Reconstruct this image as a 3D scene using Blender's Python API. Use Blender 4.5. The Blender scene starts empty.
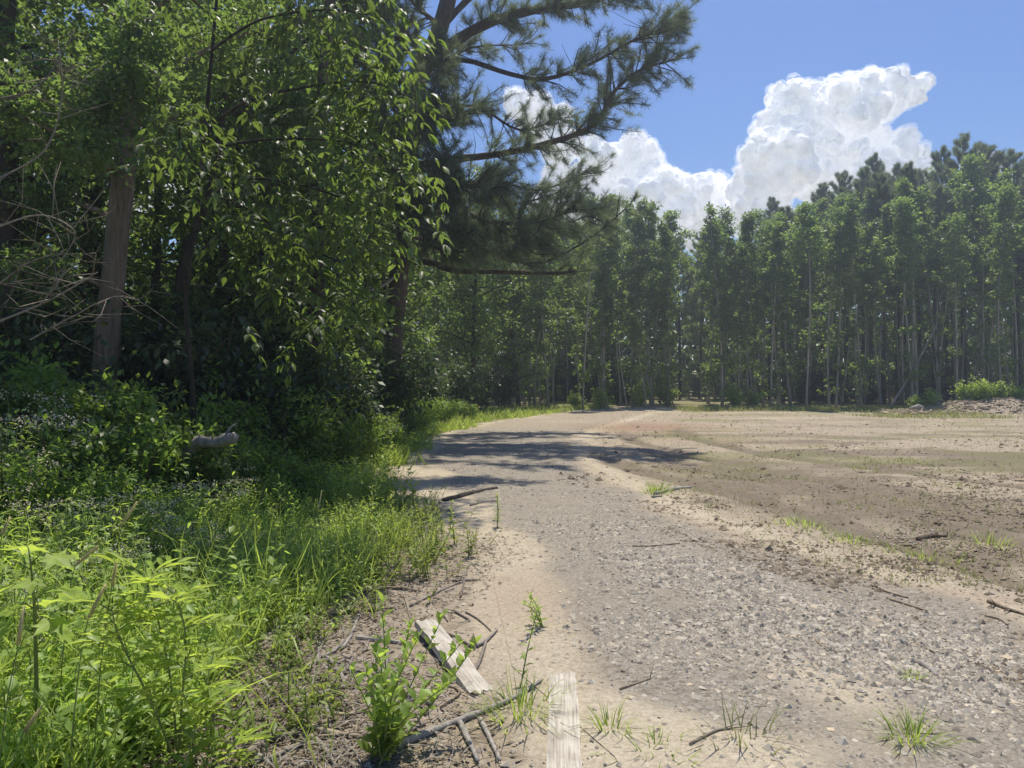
import bpy, math
import numpy as np
rng = np.random.default_rng(11)
C = bpy.context.scene.collection
sc = bpy.context.scene
F, CZ = 768.0, 1.5
SUN_EL, SUN_AZ = math.radians(68), math.radians(12)     # azimuth from +Y, negative = towards -X

# ------------------------------------------------------------------ helpers
def P(px, py, Y):
    return np.array([(px - 512) / F * Y, Y, CZ - (py - 384) / F * Y])
def G(px, py):
    Y = CZ * F / (py - 384.0)
    return np.array([(px - 512) / F * Y, Y])

_lat = np.random.default_rng(3).random((256, 256))
def vnoise(x, y, s=1.0, ox=0):
    x = np.asarray(x, float) / s + 1000.3 + ox; y = np.asarray(y, float) / s + 1000.7 + ox * 1.7
    xi = np.floor(x).astype(int); yi = np.floor(y).astype(int)
    fx = x - xi; fy = y - yi
    fx = fx * fx * (3 - 2 * fx); fy = fy * fy * (3 - 2 * fy)
    a = _lat[xi % 256, yi % 256]; b = _lat[(xi + 1) % 256, yi % 256]
    c = _lat[xi % 256, (yi + 1) % 256]; d = _lat[(xi + 1) % 256, (yi + 1) % 256]
    return (a * (1 - fx) + b * fx) * (1 - fy) + (c * (1 - fx) + d * fx) * fy
def fbm(x, y, s=1.0, o=4, ox=0):
    t = 0; a = 0.5
    for k in range(o):
        t = t + a * vnoise(x, y, s / 2 ** k, ox + 17 * k); a *= 0.5
    return t
def sstep(e0, e1, x):
    t = np.clip((x - e0) / (e1 - e0), 0, 1)
    return t * t * (3 - 2 * t)

EDGE_Y = np.array([-10, 2, 3.0, 3.76, 4.5, 5.3, 6.5, 8, 10, 13.4, 17.5, 22.6, 30, 36, 41, 48, 60, 400])
EDGE_X = np.array([-1.2, -1.1, -1.15, -1.3, -1.6, -1.3, -.95, -.98, -1.5, -2.15, -2.2, -2.1, -.8, 1.2, 3.4, 7.5, 12, 12])
def edge(y): return np.interp(y, EDGE_Y, EDGE_X)
def rut(x, y):
    t = 0
    for cy_, cx_ in (([5.0, 5.7, 7.4, 9.9, 13.4, 18], [3.85, 3.8, 3.7, 3.2, 2.2, 1.5]), ([5.0, 5.7, 7.4, 9.9, 13.4, 18], [5.2, 5.15, 5.0, 4.5, 3.6, 2.9]), ([5.5, 7.9, 10.9, 15.2, 20, 26], [5.6, 5.6, 5.1, 4.0, 3.2, 3.6]), ([7, 9, 12, 16, 22, 28], [9.0, 8.6, 7.2, 5.4, 5.0, 6])):
        xc = np.interp(y, cy_, cx_); t = t + np.exp(-((x - xc) / (.13 + .006 * y)) ** 2) * sstep(cy_[0], cy_[0] + 1, y) * (1 - sstep(cy_[-1] - 4, cy_[-1], y))
    return t
def gh(x, y):
    x = np.asarray(x, float); y = np.asarray(y, float)
    d = edge(y) - x
    z = 0.30 * sstep(0.6, 5, d) * sstep(0, 8, y) * (1 - sstep(30, 40, y))
    z = z + 0.10 * (fbm(x, y, 5, 3) - 0.44) + 0.05 * (fbm(x, y, 0.7, 4, 5) - 0.44)
    z = z + 0.25 * sstep(30, 60, y)
    # shallow wheel rut at the margin of the gravel and the wet hollow in the clearing
    z = z - 0.07 * np.exp(-((x - 4.6) / 2.0) ** 2 - ((y - 8.2) / 1.6) ** 2)
    z = z - 0.06 * rut(x, y)
    z = z + 0.05 * np.exp(-((x - 0.9) / 1.3) ** 2 - ((y - 5.0) / 2.6) ** 2)
    return z

def nrm(v):
    return v / np.maximum(np.linalg.norm(v, axis=-1, keepdims=True), 1e-9)
def rdir(n, zmin=-1, zmax=1, g=rng):
    z = g.uniform(zmin, zmax, n); a = g.uniform(0, 2 * np.pi, n); r = np.sqrt(np.maximum(0, 1 - z * z))
    return np.stack([r * np.cos(a), r * np.sin(a), z], 1)

class MB:
    def __init__(self): self.v = []; self.f = []; self.a = []; self.n = 0; self.m = []
    def add(self, v, f, var=0.5, mi=0):
        v = np.asarray(v, float).reshape(-1, 3); f = np.asarray(f, int)
        self.v.append(v); self.f.append(f + self.n); self.n += len(v)
        self.a.append(np.broadcast_to(np.asarray(var, float), (len(v),)).copy()); self.m.append(np.full(len(f), mi, int))
    def build(self, name, mat, parent=None, origin=None, smooth=True):
        me = bpy.data.meshes.new(name)
        V = np.concatenate(self.v)
        if origin is not None: V = V - np.asarray(origin)
        me.vertices.add(len(V)); me.vertices.foreach_set('co', V.astype(np.float32).ravel())
        tot = np.concatenate([np.full(len(f), f.shape[1], int) for f in self.f])
        loops = np.concatenate([f.ravel() for f in self.f])
        me.loops.add(len(loops)); me.loops.foreach_set('vertex_index', loops.astype(np.int32))
        me.polygons.add(len(tot)); me.polygons.foreach_set('loop_start', (np.cumsum(tot) - tot).astype(np.int32))
        me.polygons.foreach_set('loop_total', tot.astype(np.int32))
        me.polygons.foreach_set('use_smooth', np.full(len(tot), smooth))
        mats = mat if isinstance(mat, (list, tuple)) else [mat]
        for m in mats: me.materials.append(m)
        if len(mats) > 1: me.polygons.foreach_set('material_index', np.concatenate(self.m).astype(np.int32))
        me.update(calc_edges=True)
        at = me.attributes.new('var', 'FLOAT', 'POINT'); at.data.foreach_set('value', np.concatenate(self.a).astype(np.float32))
        o = bpy.data.objects.new(name, me); C.objects.link(o)
        if parent is not None: o.parent = parent
        elif origin is not None: o.location = tuple(origin)
        return o

def tag(o, label=None, cat=None, group=None, kind=None):
    if label: o['label'] = label
    if cat: o['category'] = cat
    if group: o['group'] = group
    if kind: o['kind'] = kind
    return o
def thing(name, label, cat, loc, group=None):
    o = bpy.data.objects.new(name, None); C.objects.link(o); o.location = tuple(float(t) for t in loc)
    o.empty_display_size = 0.2
    return tag(o, label, cat, group)
def dup(root, loc, rz=0.0, s=1.0, label=None, group=None, sz=None):
    r = root.copy(); C.objects.link(r); r.location = tuple(float(t) for t in loc); r.rotation_euler = (0, 0, float(rz))
    r.scale = (s, s, sz if sz else s)
    if label: r['label'] = label
    if group: r['group'] = group
    for ch in list(root.children):
        c = ch.copy(); C.objects.link(c); c.parent = r
    return r

# leaf templates: x width, y length, z normal
T_DIAMOND = (np.array([[0, 0, 0], [.5, .45, .06], [0, 1, -.05], [-.5, .45, .06]]), np.array([[0, 1, 2, 3]]))
T_LEAF = (np.array([[0, 0, 0], [.36, .25, .07], [.46, .55, .05], [0, 1, -.16], [-.46, .55, .05], [-.36, .25, .07], [0, .28, 0], [0, .62, -.04]]),
          np.array([[0, 1, 6], [0, 6, 5], [2, 3, 7], [7, 3, 4], [1, 2, 7], [1, 7, 6], [6, 7, 4], [6, 4, 5]]))
def lobed_template():
    pts = [[0, 0]]
    tips = [(-.62, .18), (-.75, .62), (0, 1.0), (.75, .62), (.62, .18)]
    notch = [(-.36, .36), (-.22, .58), (.22, .58), (.36, .36)]
    loop = [(-.1, .02)]
    for i in range(5):
        t = np.array(tips[i]); c = np.array([0, .35]); d = t - c; p = np.array([-d[1], d[0]]) * .16
        loop += [tuple(c + d * .62 + p), tuple(t), tuple(c + d * .62 - p)]
        if i < 4: loop.append(notch[i])
    loop.append((.1, .02))
    V = [(0, .3, 0)] + [(a, b, -.10 * (a * a + (b - .35) ** 2) + .05 * math.sin(9 * a + 5 * b)) for a, b in loop]
    fc = [[0, i + 1, i] for i in range(1, len(loop))]
    return np.array(V), np.array(fc)
T_LOBED = lobed_template()
def blade_template(bend, n=4):
    V = []; 
    for i in range(n + 1):
        t = i / n; w = .5 * (1 - t) ** .7 if i < n else 0.0
        y = math.sin(t * bend) / bend; z = -(1 - math.cos(t * bend)) / bend
        V += [(-w, y, z), (w, y, z)] if i < n else [(0, y, z)]
    fs = [[2 * i, 2 * i + 1, 2 * i + 3, 2 * i + 2] for i in range(n - 1)]
    return np.array(V), fs, [[2 * n - 2, 2 * n - 1, 2 * n]]
def inst(mb, T, base, d, up, L, W, var=None, mi=0):
    base = np.asarray(base, float); n = len(base)
    d = nrm(np.asarray(d, float)); x = nrm(np.cross(d, up)); z = np.cross(x, d)
    L = np.broadcast_to(L, (n,)); W = np.broadcast_to(W, (n,))
    tv = T[0]; k = len(tv)
    V = base[:, None] + (tv[None, :, 0, None] * W[:, None, None]) * x[:, None] + (tv[None, :, 1, None] * L[:, None, None]) * d[:, None] + (tv[None, :, 2, None] * L[:, None, None]) * z[:, None]
    if var is None: var = rng.random(n)
    var = np.repeat(np.broadcast_to(var, (n,)), k)
    off = (np.arange(n) * k)[:, None, None]
    first = True
    for fs in T[1:]:
        fs = np.asarray(fs); ff = (fs[None] + off).reshape(-1, fs.shape[1])
        if first: mb.add(V.reshape(-1, 3), ff, var, mi); first = False
        else:
            mb.f.append(ff + (mb.n - n * k)); mb.m.append(np.full(len(ff), mi, int))
def inst_blades(mb, base, d, up, L, W, var=None, mi=0):
    n = len(base); L = np.broadcast_to(L, (n,)); W = np.broadcast_to(W, (n,)); d = np.asarray(d)
    up = np.broadcast_to(up, (n, 3))
    if var is None: var = rng.random(n)
    which = rng.integers(0, 3, n)
    for k, b in enumerate((.45, .95, 1.7)):
        s = which == k
        if s.any(): inst(mb, blade_template(b), base[s], d[s], up[s], L[s], W[s], var[s], mi)
def tube(mb, pts, rad, sides=7, var=0.5, mi=0, rough=0.0):
    pts = np.asarray(pts, float); n = len(pts); rad = np.broadcast_to(rad, (n,)).astype(float)
    t = nrm(np.gradient(pts, axis=0))
    ref = np.array([0, 0, 1.0]) if abs(t[:, 2]).mean() < .8 else np.array([1.0, 0, 0])
    x = nrm(np.cross(t, ref)); y = np.cross(t, x)
    a = np.arange(sides) * 2 * np.pi / sides
    rr = rad[:, None] * (1 + (rng.uniform(-rough, rough, (n, sides)) if rough else 0))
    V = pts[:, None] + rr[..., None] * (np.cos(a)[None, :, None] * x[:, None] + np.sin(a)[None, :, None] * y[:, None])
    i = np.arange(n - 1)[:, None] * sides; j = np.arange(sides)[None]; j2 = (j + 1) % sides
    f = np.stack([i + j, i + j2, i + sides + j2, i + sides + j], -1).reshape(-1, 4)
    mb.add(V.reshape(-1, 3), f, var, mi)
    b = mb.n - n * sides
    mb.f.append(np.arange(sides)[None, ::-1] + b); mb.m.append(np.full(1, mi, int))
    mb.f.append(np.arange(sides)[None] + b + (n - 1) * sides); mb.m.append(np.full(1, mi, int))
def smooth_path(pts, m=4):
    pts = np.asarray(pts, float); n = len(pts)
    if n < 3: return pts
    out = []
    for i in range(n - 1):
        p0 = pts[max(i - 1, 0)]; p1 = pts[i]; p2 = pts[i + 1]; p3 = pts[min(i + 2, n - 1)]
        for k in range(m):
            t = k / m
            out.append(.5 * ((2 * p1) + (-p0 + p2) * t + (2 * p0 - 5 * p1 + 4 * p2 - p3) * t * t + (-p0 + 3 * p1 - 3 * p2 + p3) * t ** 3))
    out.append(pts[-1]); return np.array(out)

# ------------------------------------------------------------------ materials
def newmat(name):
    m = bpy.data.materials.new(name); m.use_nodes = True; nt = m.node_tree; nt.nodes.clear()
    return m, nt, nt.nodes, nt.links
def N(nt, t, **kw):
    n = nt.nodes.new(t)
    for k, v in kw.items():
        if k in n.inputs: n.inputs[k].default_value = v
        else: setattr(n, k, v)
    return n
def ramp(nt, fac, stops):
    r = nt.nodes.new('ShaderNodeValToRGB'); e = r.color_ramp.elements
    while len(e) < len(stops): e.new(.5)
    for i, (p, c) in enumerate(stops): e[i].position = p; e[i].color = (*c, 1)
    nt.links.new(fac, r.inputs[0]); return r.outputs[0]
def math_(nt, op, a, b=None, c=None, clamp=False):
    n = nt.nodes.new('ShaderNodeMath'); n.operation = op; n.use_clamp = clamp
    for i, x in enumerate((a, b, c)):
        if x is None: continue
        if isinstance(x, (int, float)): n.inputs[i].default_value = x
        else: nt.links.new(x, n.inputs[i])
    return n.outputs[0]
def mixc(nt, fac, a, b, mode='MIX'):
    n = nt.nodes.new('ShaderNodeMix'); n.data_type = 'RGBA'; n.blend_type = mode
    for s, x in ((n.inputs[0], fac), (n.inputs[6], a), (n.inputs[7], b)):
        if isinstance(x, (int, float)): s.default_value = x
        elif isinstance(x, tuple): s.default_value = (*x, 1)
        else: nt.links.new(x, s)
    return n.outputs[2]

def leaf_mat(name, dark, light, trans, tf=.45, rough=.45, spec=.4, nscale=9.0):
    m, nt, nd, lk = newmat(name)
    at = N(nt, 'ShaderNodeAttribute', attribute_name='var'); oi = N(nt, 'ShaderNodeObjectInfo')
    v = math_(nt, 'MULTIPLY_ADD', oi.outputs['Random'], .35, math_(nt, 'MULTIPLY', at.outputs['Fac'], .8))
    col = ramp(nt, v, [(0, dark), (.55, tuple(.5 * (a + b) for a, b in zip(dark, light))), (1, light)])
    tcol = mixc(nt, 1.0, ramp(nt, v, [(0, tuple(t * .6 for t in trans)), (1, tuple(t * 1.25 for t in trans))]), (1, 1, 1), 'MULTIPLY')
    gp = N(nt, 'ShaderNodeNewGeometry'); nz = N(nt, 'ShaderNodeTexNoise', Scale=nscale, Detail=3.0); lk.new(gp.outputs['Position'], nz.inputs['Vector'])
    nv = math_(nt, 'MULTIPLY_ADD', nz.outputs[0], 1.3, .35)
    cmb = N(nt, 'ShaderNodeCombineColor')
    for q in range(3): lk.new(nv, cmb.inputs[q])
    col = mixc(nt, 1.0, col, cmb.outputs[0], 'MULTIPLY'); tcol = mixc(nt, 1.0, tcol, cmb.outputs[0], 'MULTIPLY')
    p = N(nt, 'ShaderNodeBsdfPrincipled', Roughness=rough); p.inputs['Specular IOR Level'].default_value = spec
    lk.new(col, p.inputs['Base Color'])
    t = N(nt, 'ShaderNodeBsdfTranslucent'); lk.new(tcol, t.inputs[0])
    mx = N(nt, 'ShaderNodeMixShader'); mx.inputs[0].default_value = tf
    lk.new(p.outputs[0], mx.inputs[1]); lk.new(t.outputs[0], mx.inputs[2])
    o = N(nt, 'ShaderNodeOutputMaterial'); lk.new(mx.outputs[0], o.inputs[0]); return m
def bark_mat(name, dark, light, sx=14, sz=2.2, bump=.5):
    m, nt, nd, lk = newmat(name)
    tc = N(nt, 'ShaderNodeTexCoord'); mp = N(nt, 'ShaderNodeMapping'); mp.inputs['Scale'].default_value = (sx, sx, sz)
    lk.new(tc.outputs['Object'], mp.inputs[0])
    n1 = N(nt, 'ShaderNodeTexNoise', Scale=1.0, Detail=6.0, Roughness=.65); lk.new(mp.outputs[0], n1.inputs['Vector'])
    n2 = N(nt, 'ShaderNodeTexNoise', Scale=1.3, Detail=3.0); lk.new(tc.outputs['Object'], n2.inputs['Vector'])
    at = N(nt, 'ShaderNodeAttribute', attribute_name='var'); oi = N(nt, 'ShaderNodeObjectInfo')
    f = math_(nt, 'ADD', math_(nt, 'MULTIPLY', n1.outputs[0], .9), math_(nt, 'MULTIPLY', n2.outputs[0], .35))
    f = math_(nt, 'ADD', f, math_(nt, 'MULTIPLY_ADD', at.outputs['Fac'], .3, -.33))
    f = math_(nt, 'MULTIPLY_ADD', oi.outputs['Random'], .25, math_(nt, 'ADD', f, -.1))
    col = ramp(nt, f, [(.25, dark), (.5, tuple(.5 * (a + b) for a, b in zip(dark, light))), (.75, light)])
    p = N(nt, 'ShaderNodeBsdfPrincipled', Roughness=.9); p.inputs['Specular IOR Level'].default_value = .2
    lk.new(col, p.inputs['Base Color'])
    b = N(nt, 'ShaderNodeBump', Strength=bump, Distance=.03); lk.new(n1.outputs[0], b.inputs['Height']); lk.new(b.outputs[0], p.inputs['Normal'])
    o = N(nt, 'ShaderNodeOutputMaterial'); lk.new(p.outputs[0], o.inputs[0]); return m

M = {}
M['leaf_forest'] = leaf_mat('forest leaf', (.06, .10, .035), (.15, .21, .07), (.30, .44, .08), .52)
M['leaf_wood'] = leaf_mat('woodland leaf', (.055, .09, .036), (.13, .19, .075), (.29, .43, .085), .5)
M['leaf_hickory'] = leaf_mat('hickory leaf', (.045, .08, .032), (.12, .17, .07), (.25, .37, .06), .48, .42, .35)
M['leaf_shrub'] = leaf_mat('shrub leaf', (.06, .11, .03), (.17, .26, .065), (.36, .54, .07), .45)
M['leaf_weed'] = leaf_mat('weed leaf', (.10, .18, .035), (.30, .41, .10), (.58, .76, .11), .45)
M['leaf_bright'] = leaf_mat('bright young leaf', (.15, .27, .04), (.32, .43, .08), (.68, .84, .11), .5)
M['leaf_lime'] = leaf_mat('lime young leaf', (.16, .27, .04), (.33, .43, .08), (.60, .74, .11), .47, .5, .3, 22)
M['leaf_gold'] = leaf_mat('yellow green leaf', (.12, .18, .03), (.22, .28, .06), (.5, .58, .08), .45)
M['grass'] = leaf_mat('grass blade', (.14, .22, .045), (.37, .46, .12), (.66, .82, .13), .42)
M['grass_dry'] = leaf_mat('sparse grass', (.13, .17, .045), (.30, .32, .12), (.42, .46, .11), .35)
M['needle'] = leaf_mat('pine needle', (.075, .115, .075), (.17, .22, .135), (.26, .34, .13), .42, .4, .5)
M['flower'] = leaf_mat('white bloom', (.74, .63, .46), (.88, .77, .58), (.5, .46, .36), .3, .7)
M['seed_head'] = leaf_mat('foxtail bristle', (.50, .44, .20), (.75, .66, .36), (.9, .8, .4), .4)
M['leaf_darkened'] = leaf_mat('leaf darkened for shade', (.035, .06, .032), (.085, .13, .06), (.12, .19, .045), .38)  # leaf colour darkened to carry the shade inside the wood
M['bark_pine'] = bark_mat('pine bark', (.035, .026, .022), (.13, .10, .085), 11, 2.5, .9)
M['bark_grey'] = bark_mat('grey bark', (.085, .066, .048), (.27, .215, .16), 26, 2.6, .8)
M['bark_pale'] = bark_mat('pale bark', (.20, .18, .145), (.54, .49, .40), 20, .8, .4)
M['bark_dark'] = bark_mat('dark bark', (.025, .021, .017), (.09, .075, .06), 14, 1.8, .6)
M['twig'] = bark_mat('dry twig', (.14, .11, .085), (.38, .33, .27), 30, 6, .4)
M['deadwood'] = bark_mat('weathered deadwood', (.16, .14, .12), (.46, .42, .37), 30, 5, .6)
M['debris'] = bark_mat('bark litter', (.10, .075, .05), (.47, .385, .27), 25, 25, .4)
M['stem'] = bark_mat('green stem', (.13, .18, .05), (.30, .34, .13), 30, 5, .2)
M['stem_red'] = bark_mat('brown stem', (.07, .045, .03), (.20, .14, .09), 30, 5, .2)

def board_mat():
    m, nt, nd, lk = newmat('weathered board')
    tc = N(nt, 'ShaderNodeTexCoord'); mp = N(nt, 'ShaderNodeMapping'); mp.inputs['Scale'].default_value = (130, 3.5, 60)
    lk.new(tc.outputs['Object'], mp.inputs[0])
    n1 = N(nt, 'ShaderNodeTexNoise', Scale=1.0, Detail=7.0, Roughness=.7, Distortion=.6); lk.new(mp.outputs[0], n1.inputs['Vector'])
    n2 = N(nt, 'ShaderNodeTexNoise', Scale=7.0, Detail=5.0); lk.new(tc.outputs['Object'], n2.inputs['Vector'])
    f = math_(nt, 'ADD', math_(nt, 'MULTIPLY', n1.outputs[0], .75), math_(nt, 'MULTIPLY', n2.outputs[0], .5))
    col = ramp(nt, f, [(.38, (.09, .07, .05)), (.50, (.31, .265, .205)), (.60, (.46, .41, .335)), (.72, (.62, .57, .48))])
    p = N(nt, 'ShaderNodeBsdfPrincipled', Roughness=.85); lk.new(col, p.inputs['Base Color'])
    b = N(nt, 'ShaderNodeBump', Strength=.6, Distance=.006); lk.new(n1.outputs[0], b.inputs['Height']); lk.new(b.outputs[0], p.inputs['Normal'])
    o = N(nt, 'ShaderNodeOutputMaterial'); lk.new(p.outputs[0], o.inputs[0]); return m
M['board'] = board_mat()
def stone_mat():
    m, nt, nd, lk = newmat('gravel stone')
    at = N(nt, 'ShaderNodeAttribute', attribute_name='var')
    col = ramp(nt, at.outputs['Fac'], [(0, (.14, .12, .09)), (.35, (.34, .30, .235)), (.75, (.54, .485, .385)), (.93, (.58, .47, .32)), (1, (.72, .67, .56))])
    p = N(nt, 'ShaderNodeBsdfPrincipled', Roughness=.8); lk.new(col, p.inputs['Base Color'])
    o = N(nt, 'ShaderNodeOutputMaterial'); lk.new(p.outputs[0], o.inputs[0]); return m
M['stone'] = stone_mat()

def ground_mat():
    m, nt, nd, lk = newmat('dirt and gravel ground')
    g = N(nt, 'ShaderNodeNewGeometry'); pos = g.outputs['Position']
    def noise(s, d=6.0, r=.6, dist=0.0):
        n = N(nt, 'ShaderNodeTexNoise', Scale=s, Detail=d, Roughness=r, Distortion=dist); lk.new(pos, n.inputs['Vector']); return n.outputs[0]
    A = {k: N(nt, 'ShaderNodeAttribute', attribute_name=k).outputs['Fac'] for k in ('gravel', 'damp', 'green', 'litter', 'tan', 'red')}
    nf = noise(38, 8, .75); nm = noise(5.5, 7, .65); nl = noise(.9, 5, .6); ng = noise(120, 4, .7)
    base = ramp(nt, math_(nt, 'ADD', math_(nt, 'MULTIPLY', nf, .55), math_(nt, 'MULTIPLY', nm, .5)), [(.38, (.15, .115, .078)), (.5, (.345, .28, .20)), (.62, (.53, .45, .335))])
    base = mixc(nt, math_(nt, 'MULTIPLY', math_(nt, 'SUBTRACT', nl, .35, clamp=True), 1.2), base, (.39, .33, .245))
    tan = ramp(nt, nf, [(.3, (.36, .295, .205)), (.55, (.58, .50, .37)), (.75, (.70, .625, .48))])
    def soft(a, n, k=1.6, lo=.30): return math_(nt, 'MULTIPLY', math_(nt, 'SUBTRACT', math_(nt, 'MULTIPLY_ADD', n, .9, math_(nt, 'SUBTRACT', a, .45)), lo - .05), k, clamp=True)
    col = mixc(nt, soft(A['tan'], nm), base, tan)
    red = ramp(nt, nf, [(.3, (.22, .12, .08)), (.7, (.40, .25, .17))])
    col = mixc(nt, math_(nt, 'MULTIPLY', soft(A['red'], nm), .7), col, red)
    # gravel: cells of stone over dirt
    vo = N(nt, 'ShaderNodeTexVoronoi', Scale=42.0, Randomness=1.0); lk.new(pos, vo.inputs['Vector'])
    vo2 = N(nt, 'ShaderNodeTexVoronoi', Scale=95.0, Randomness=1.0); lk.new(pos, vo2.inputs['Vector'])
    sv = N(nt, 'ShaderNodeSeparateColor'); lk.new(vo.outputs['Color'], sv.inputs[0])
    sv2 = N(nt, 'ShaderNodeSeparateColor'); lk.new(vo2.outputs['Color'], sv2.inputs[0])
    gc1 = ramp(nt, sv.outputs[0], [(0, (.20, .18, .145)), (.4, (.38, .345, .285)), (.8, (.54, .495, .415)), (1, (.68, .63, .54))])
    gc2 = ramp(nt, sv2.outputs[0], [(0, (.24, .21, .17)), (.5, (.43, .39, .32)), (1, (.61, .56, .47))])
    gcol = mixc(nt, math_(nt, 'GREATER_THAN', nm, .5), gc1, gc2)
    shade = math_(nt, 'SUBTRACT', 1.0, math_(nt, 'MULTIPLY', vo.outputs['Distance'], 14, clamp=True), clamp=True)
    gcol = mixc(nt, math_(nt, 'SUBTRACT', 1.0, math_(nt, 'MULTIPLY_ADD', shade, .45, .55), clamp=True), gcol, (.13, .11, .09))
    gm = math_(nt, 'MULTIPLY', soft(A['gravel'], nm, 2.4), math_(nt, 'MULTIPLY_ADD', nf, 1.1, .2, clamp=True), clamp=True)
    col = mixc(nt, gm, col, gcol)
    damp = mixc(nt, nm, (.12, .095, .07), (.26, .21, .155))
    col = mixc(nt, math_(nt, 'MULTIPLY', soft(A['damp'], nm, 1.5), .85), col, damp)
    lit = ramp(nt, math_(nt, 'ADD', math_(nt, 'MULTIPLY', ng, .5), math_(nt, 'MULTIPLY', nf, .5)), [(.36, (.12, .09, .065)), (.5, (.38, .31, .23)), (.64, (.62, .54, .42))])
    col = mixc(nt, soft(A['litter'], nm, 2.0), col, lit)
    grn = mixc(nt, nf, (.07, .085, .025), (.30, .29, .11))
    col = mixc(nt, math_(nt, 'MULTIPLY', soft(A['green'], nf, 1.6), .85), col, grn)
    # dark specks of organic matter
    sp = noise(70, 2, .5); col = mixc(nt, math_(nt, 'MULTIPLY', math_(nt, 'SUBTRACT', sp, .66, clamp=True), 6, clamp=True), col, (.05, .04, .03))
    p = N(nt, 'ShaderNodeBsdfPrincipled', Roughness=.92); p.inputs['Specular IOR Level'].default_value = .25
    lk.new(col, p.inputs['Base Color'])
    h = math_(nt, 'ADD', math_(nt, 'MULTIPLY', nf, .5), math_(nt, 'MULTIPLY', nm, .9))
    h = math_(nt, 'ADD', h, math_(nt, 'MULTIPLY', math_(nt, 'MULTIPLY', shade, gm), .55)); h = math_(nt, 'ADD', h, math_(nt, 'MULTIPLY', ng, .25))
    b = N(nt, 'ShaderNodeBump', Strength=.8, Distance=.03); lk.new(h, b.inputs['Height']); lk.new(b.outputs[0], p.inputs['Normal'])
    o = N(nt, 'ShaderNodeOutputMaterial'); lk.new(p.outputs[0], o.inputs[0]); return m
M['ground'] = ground_mat()

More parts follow.
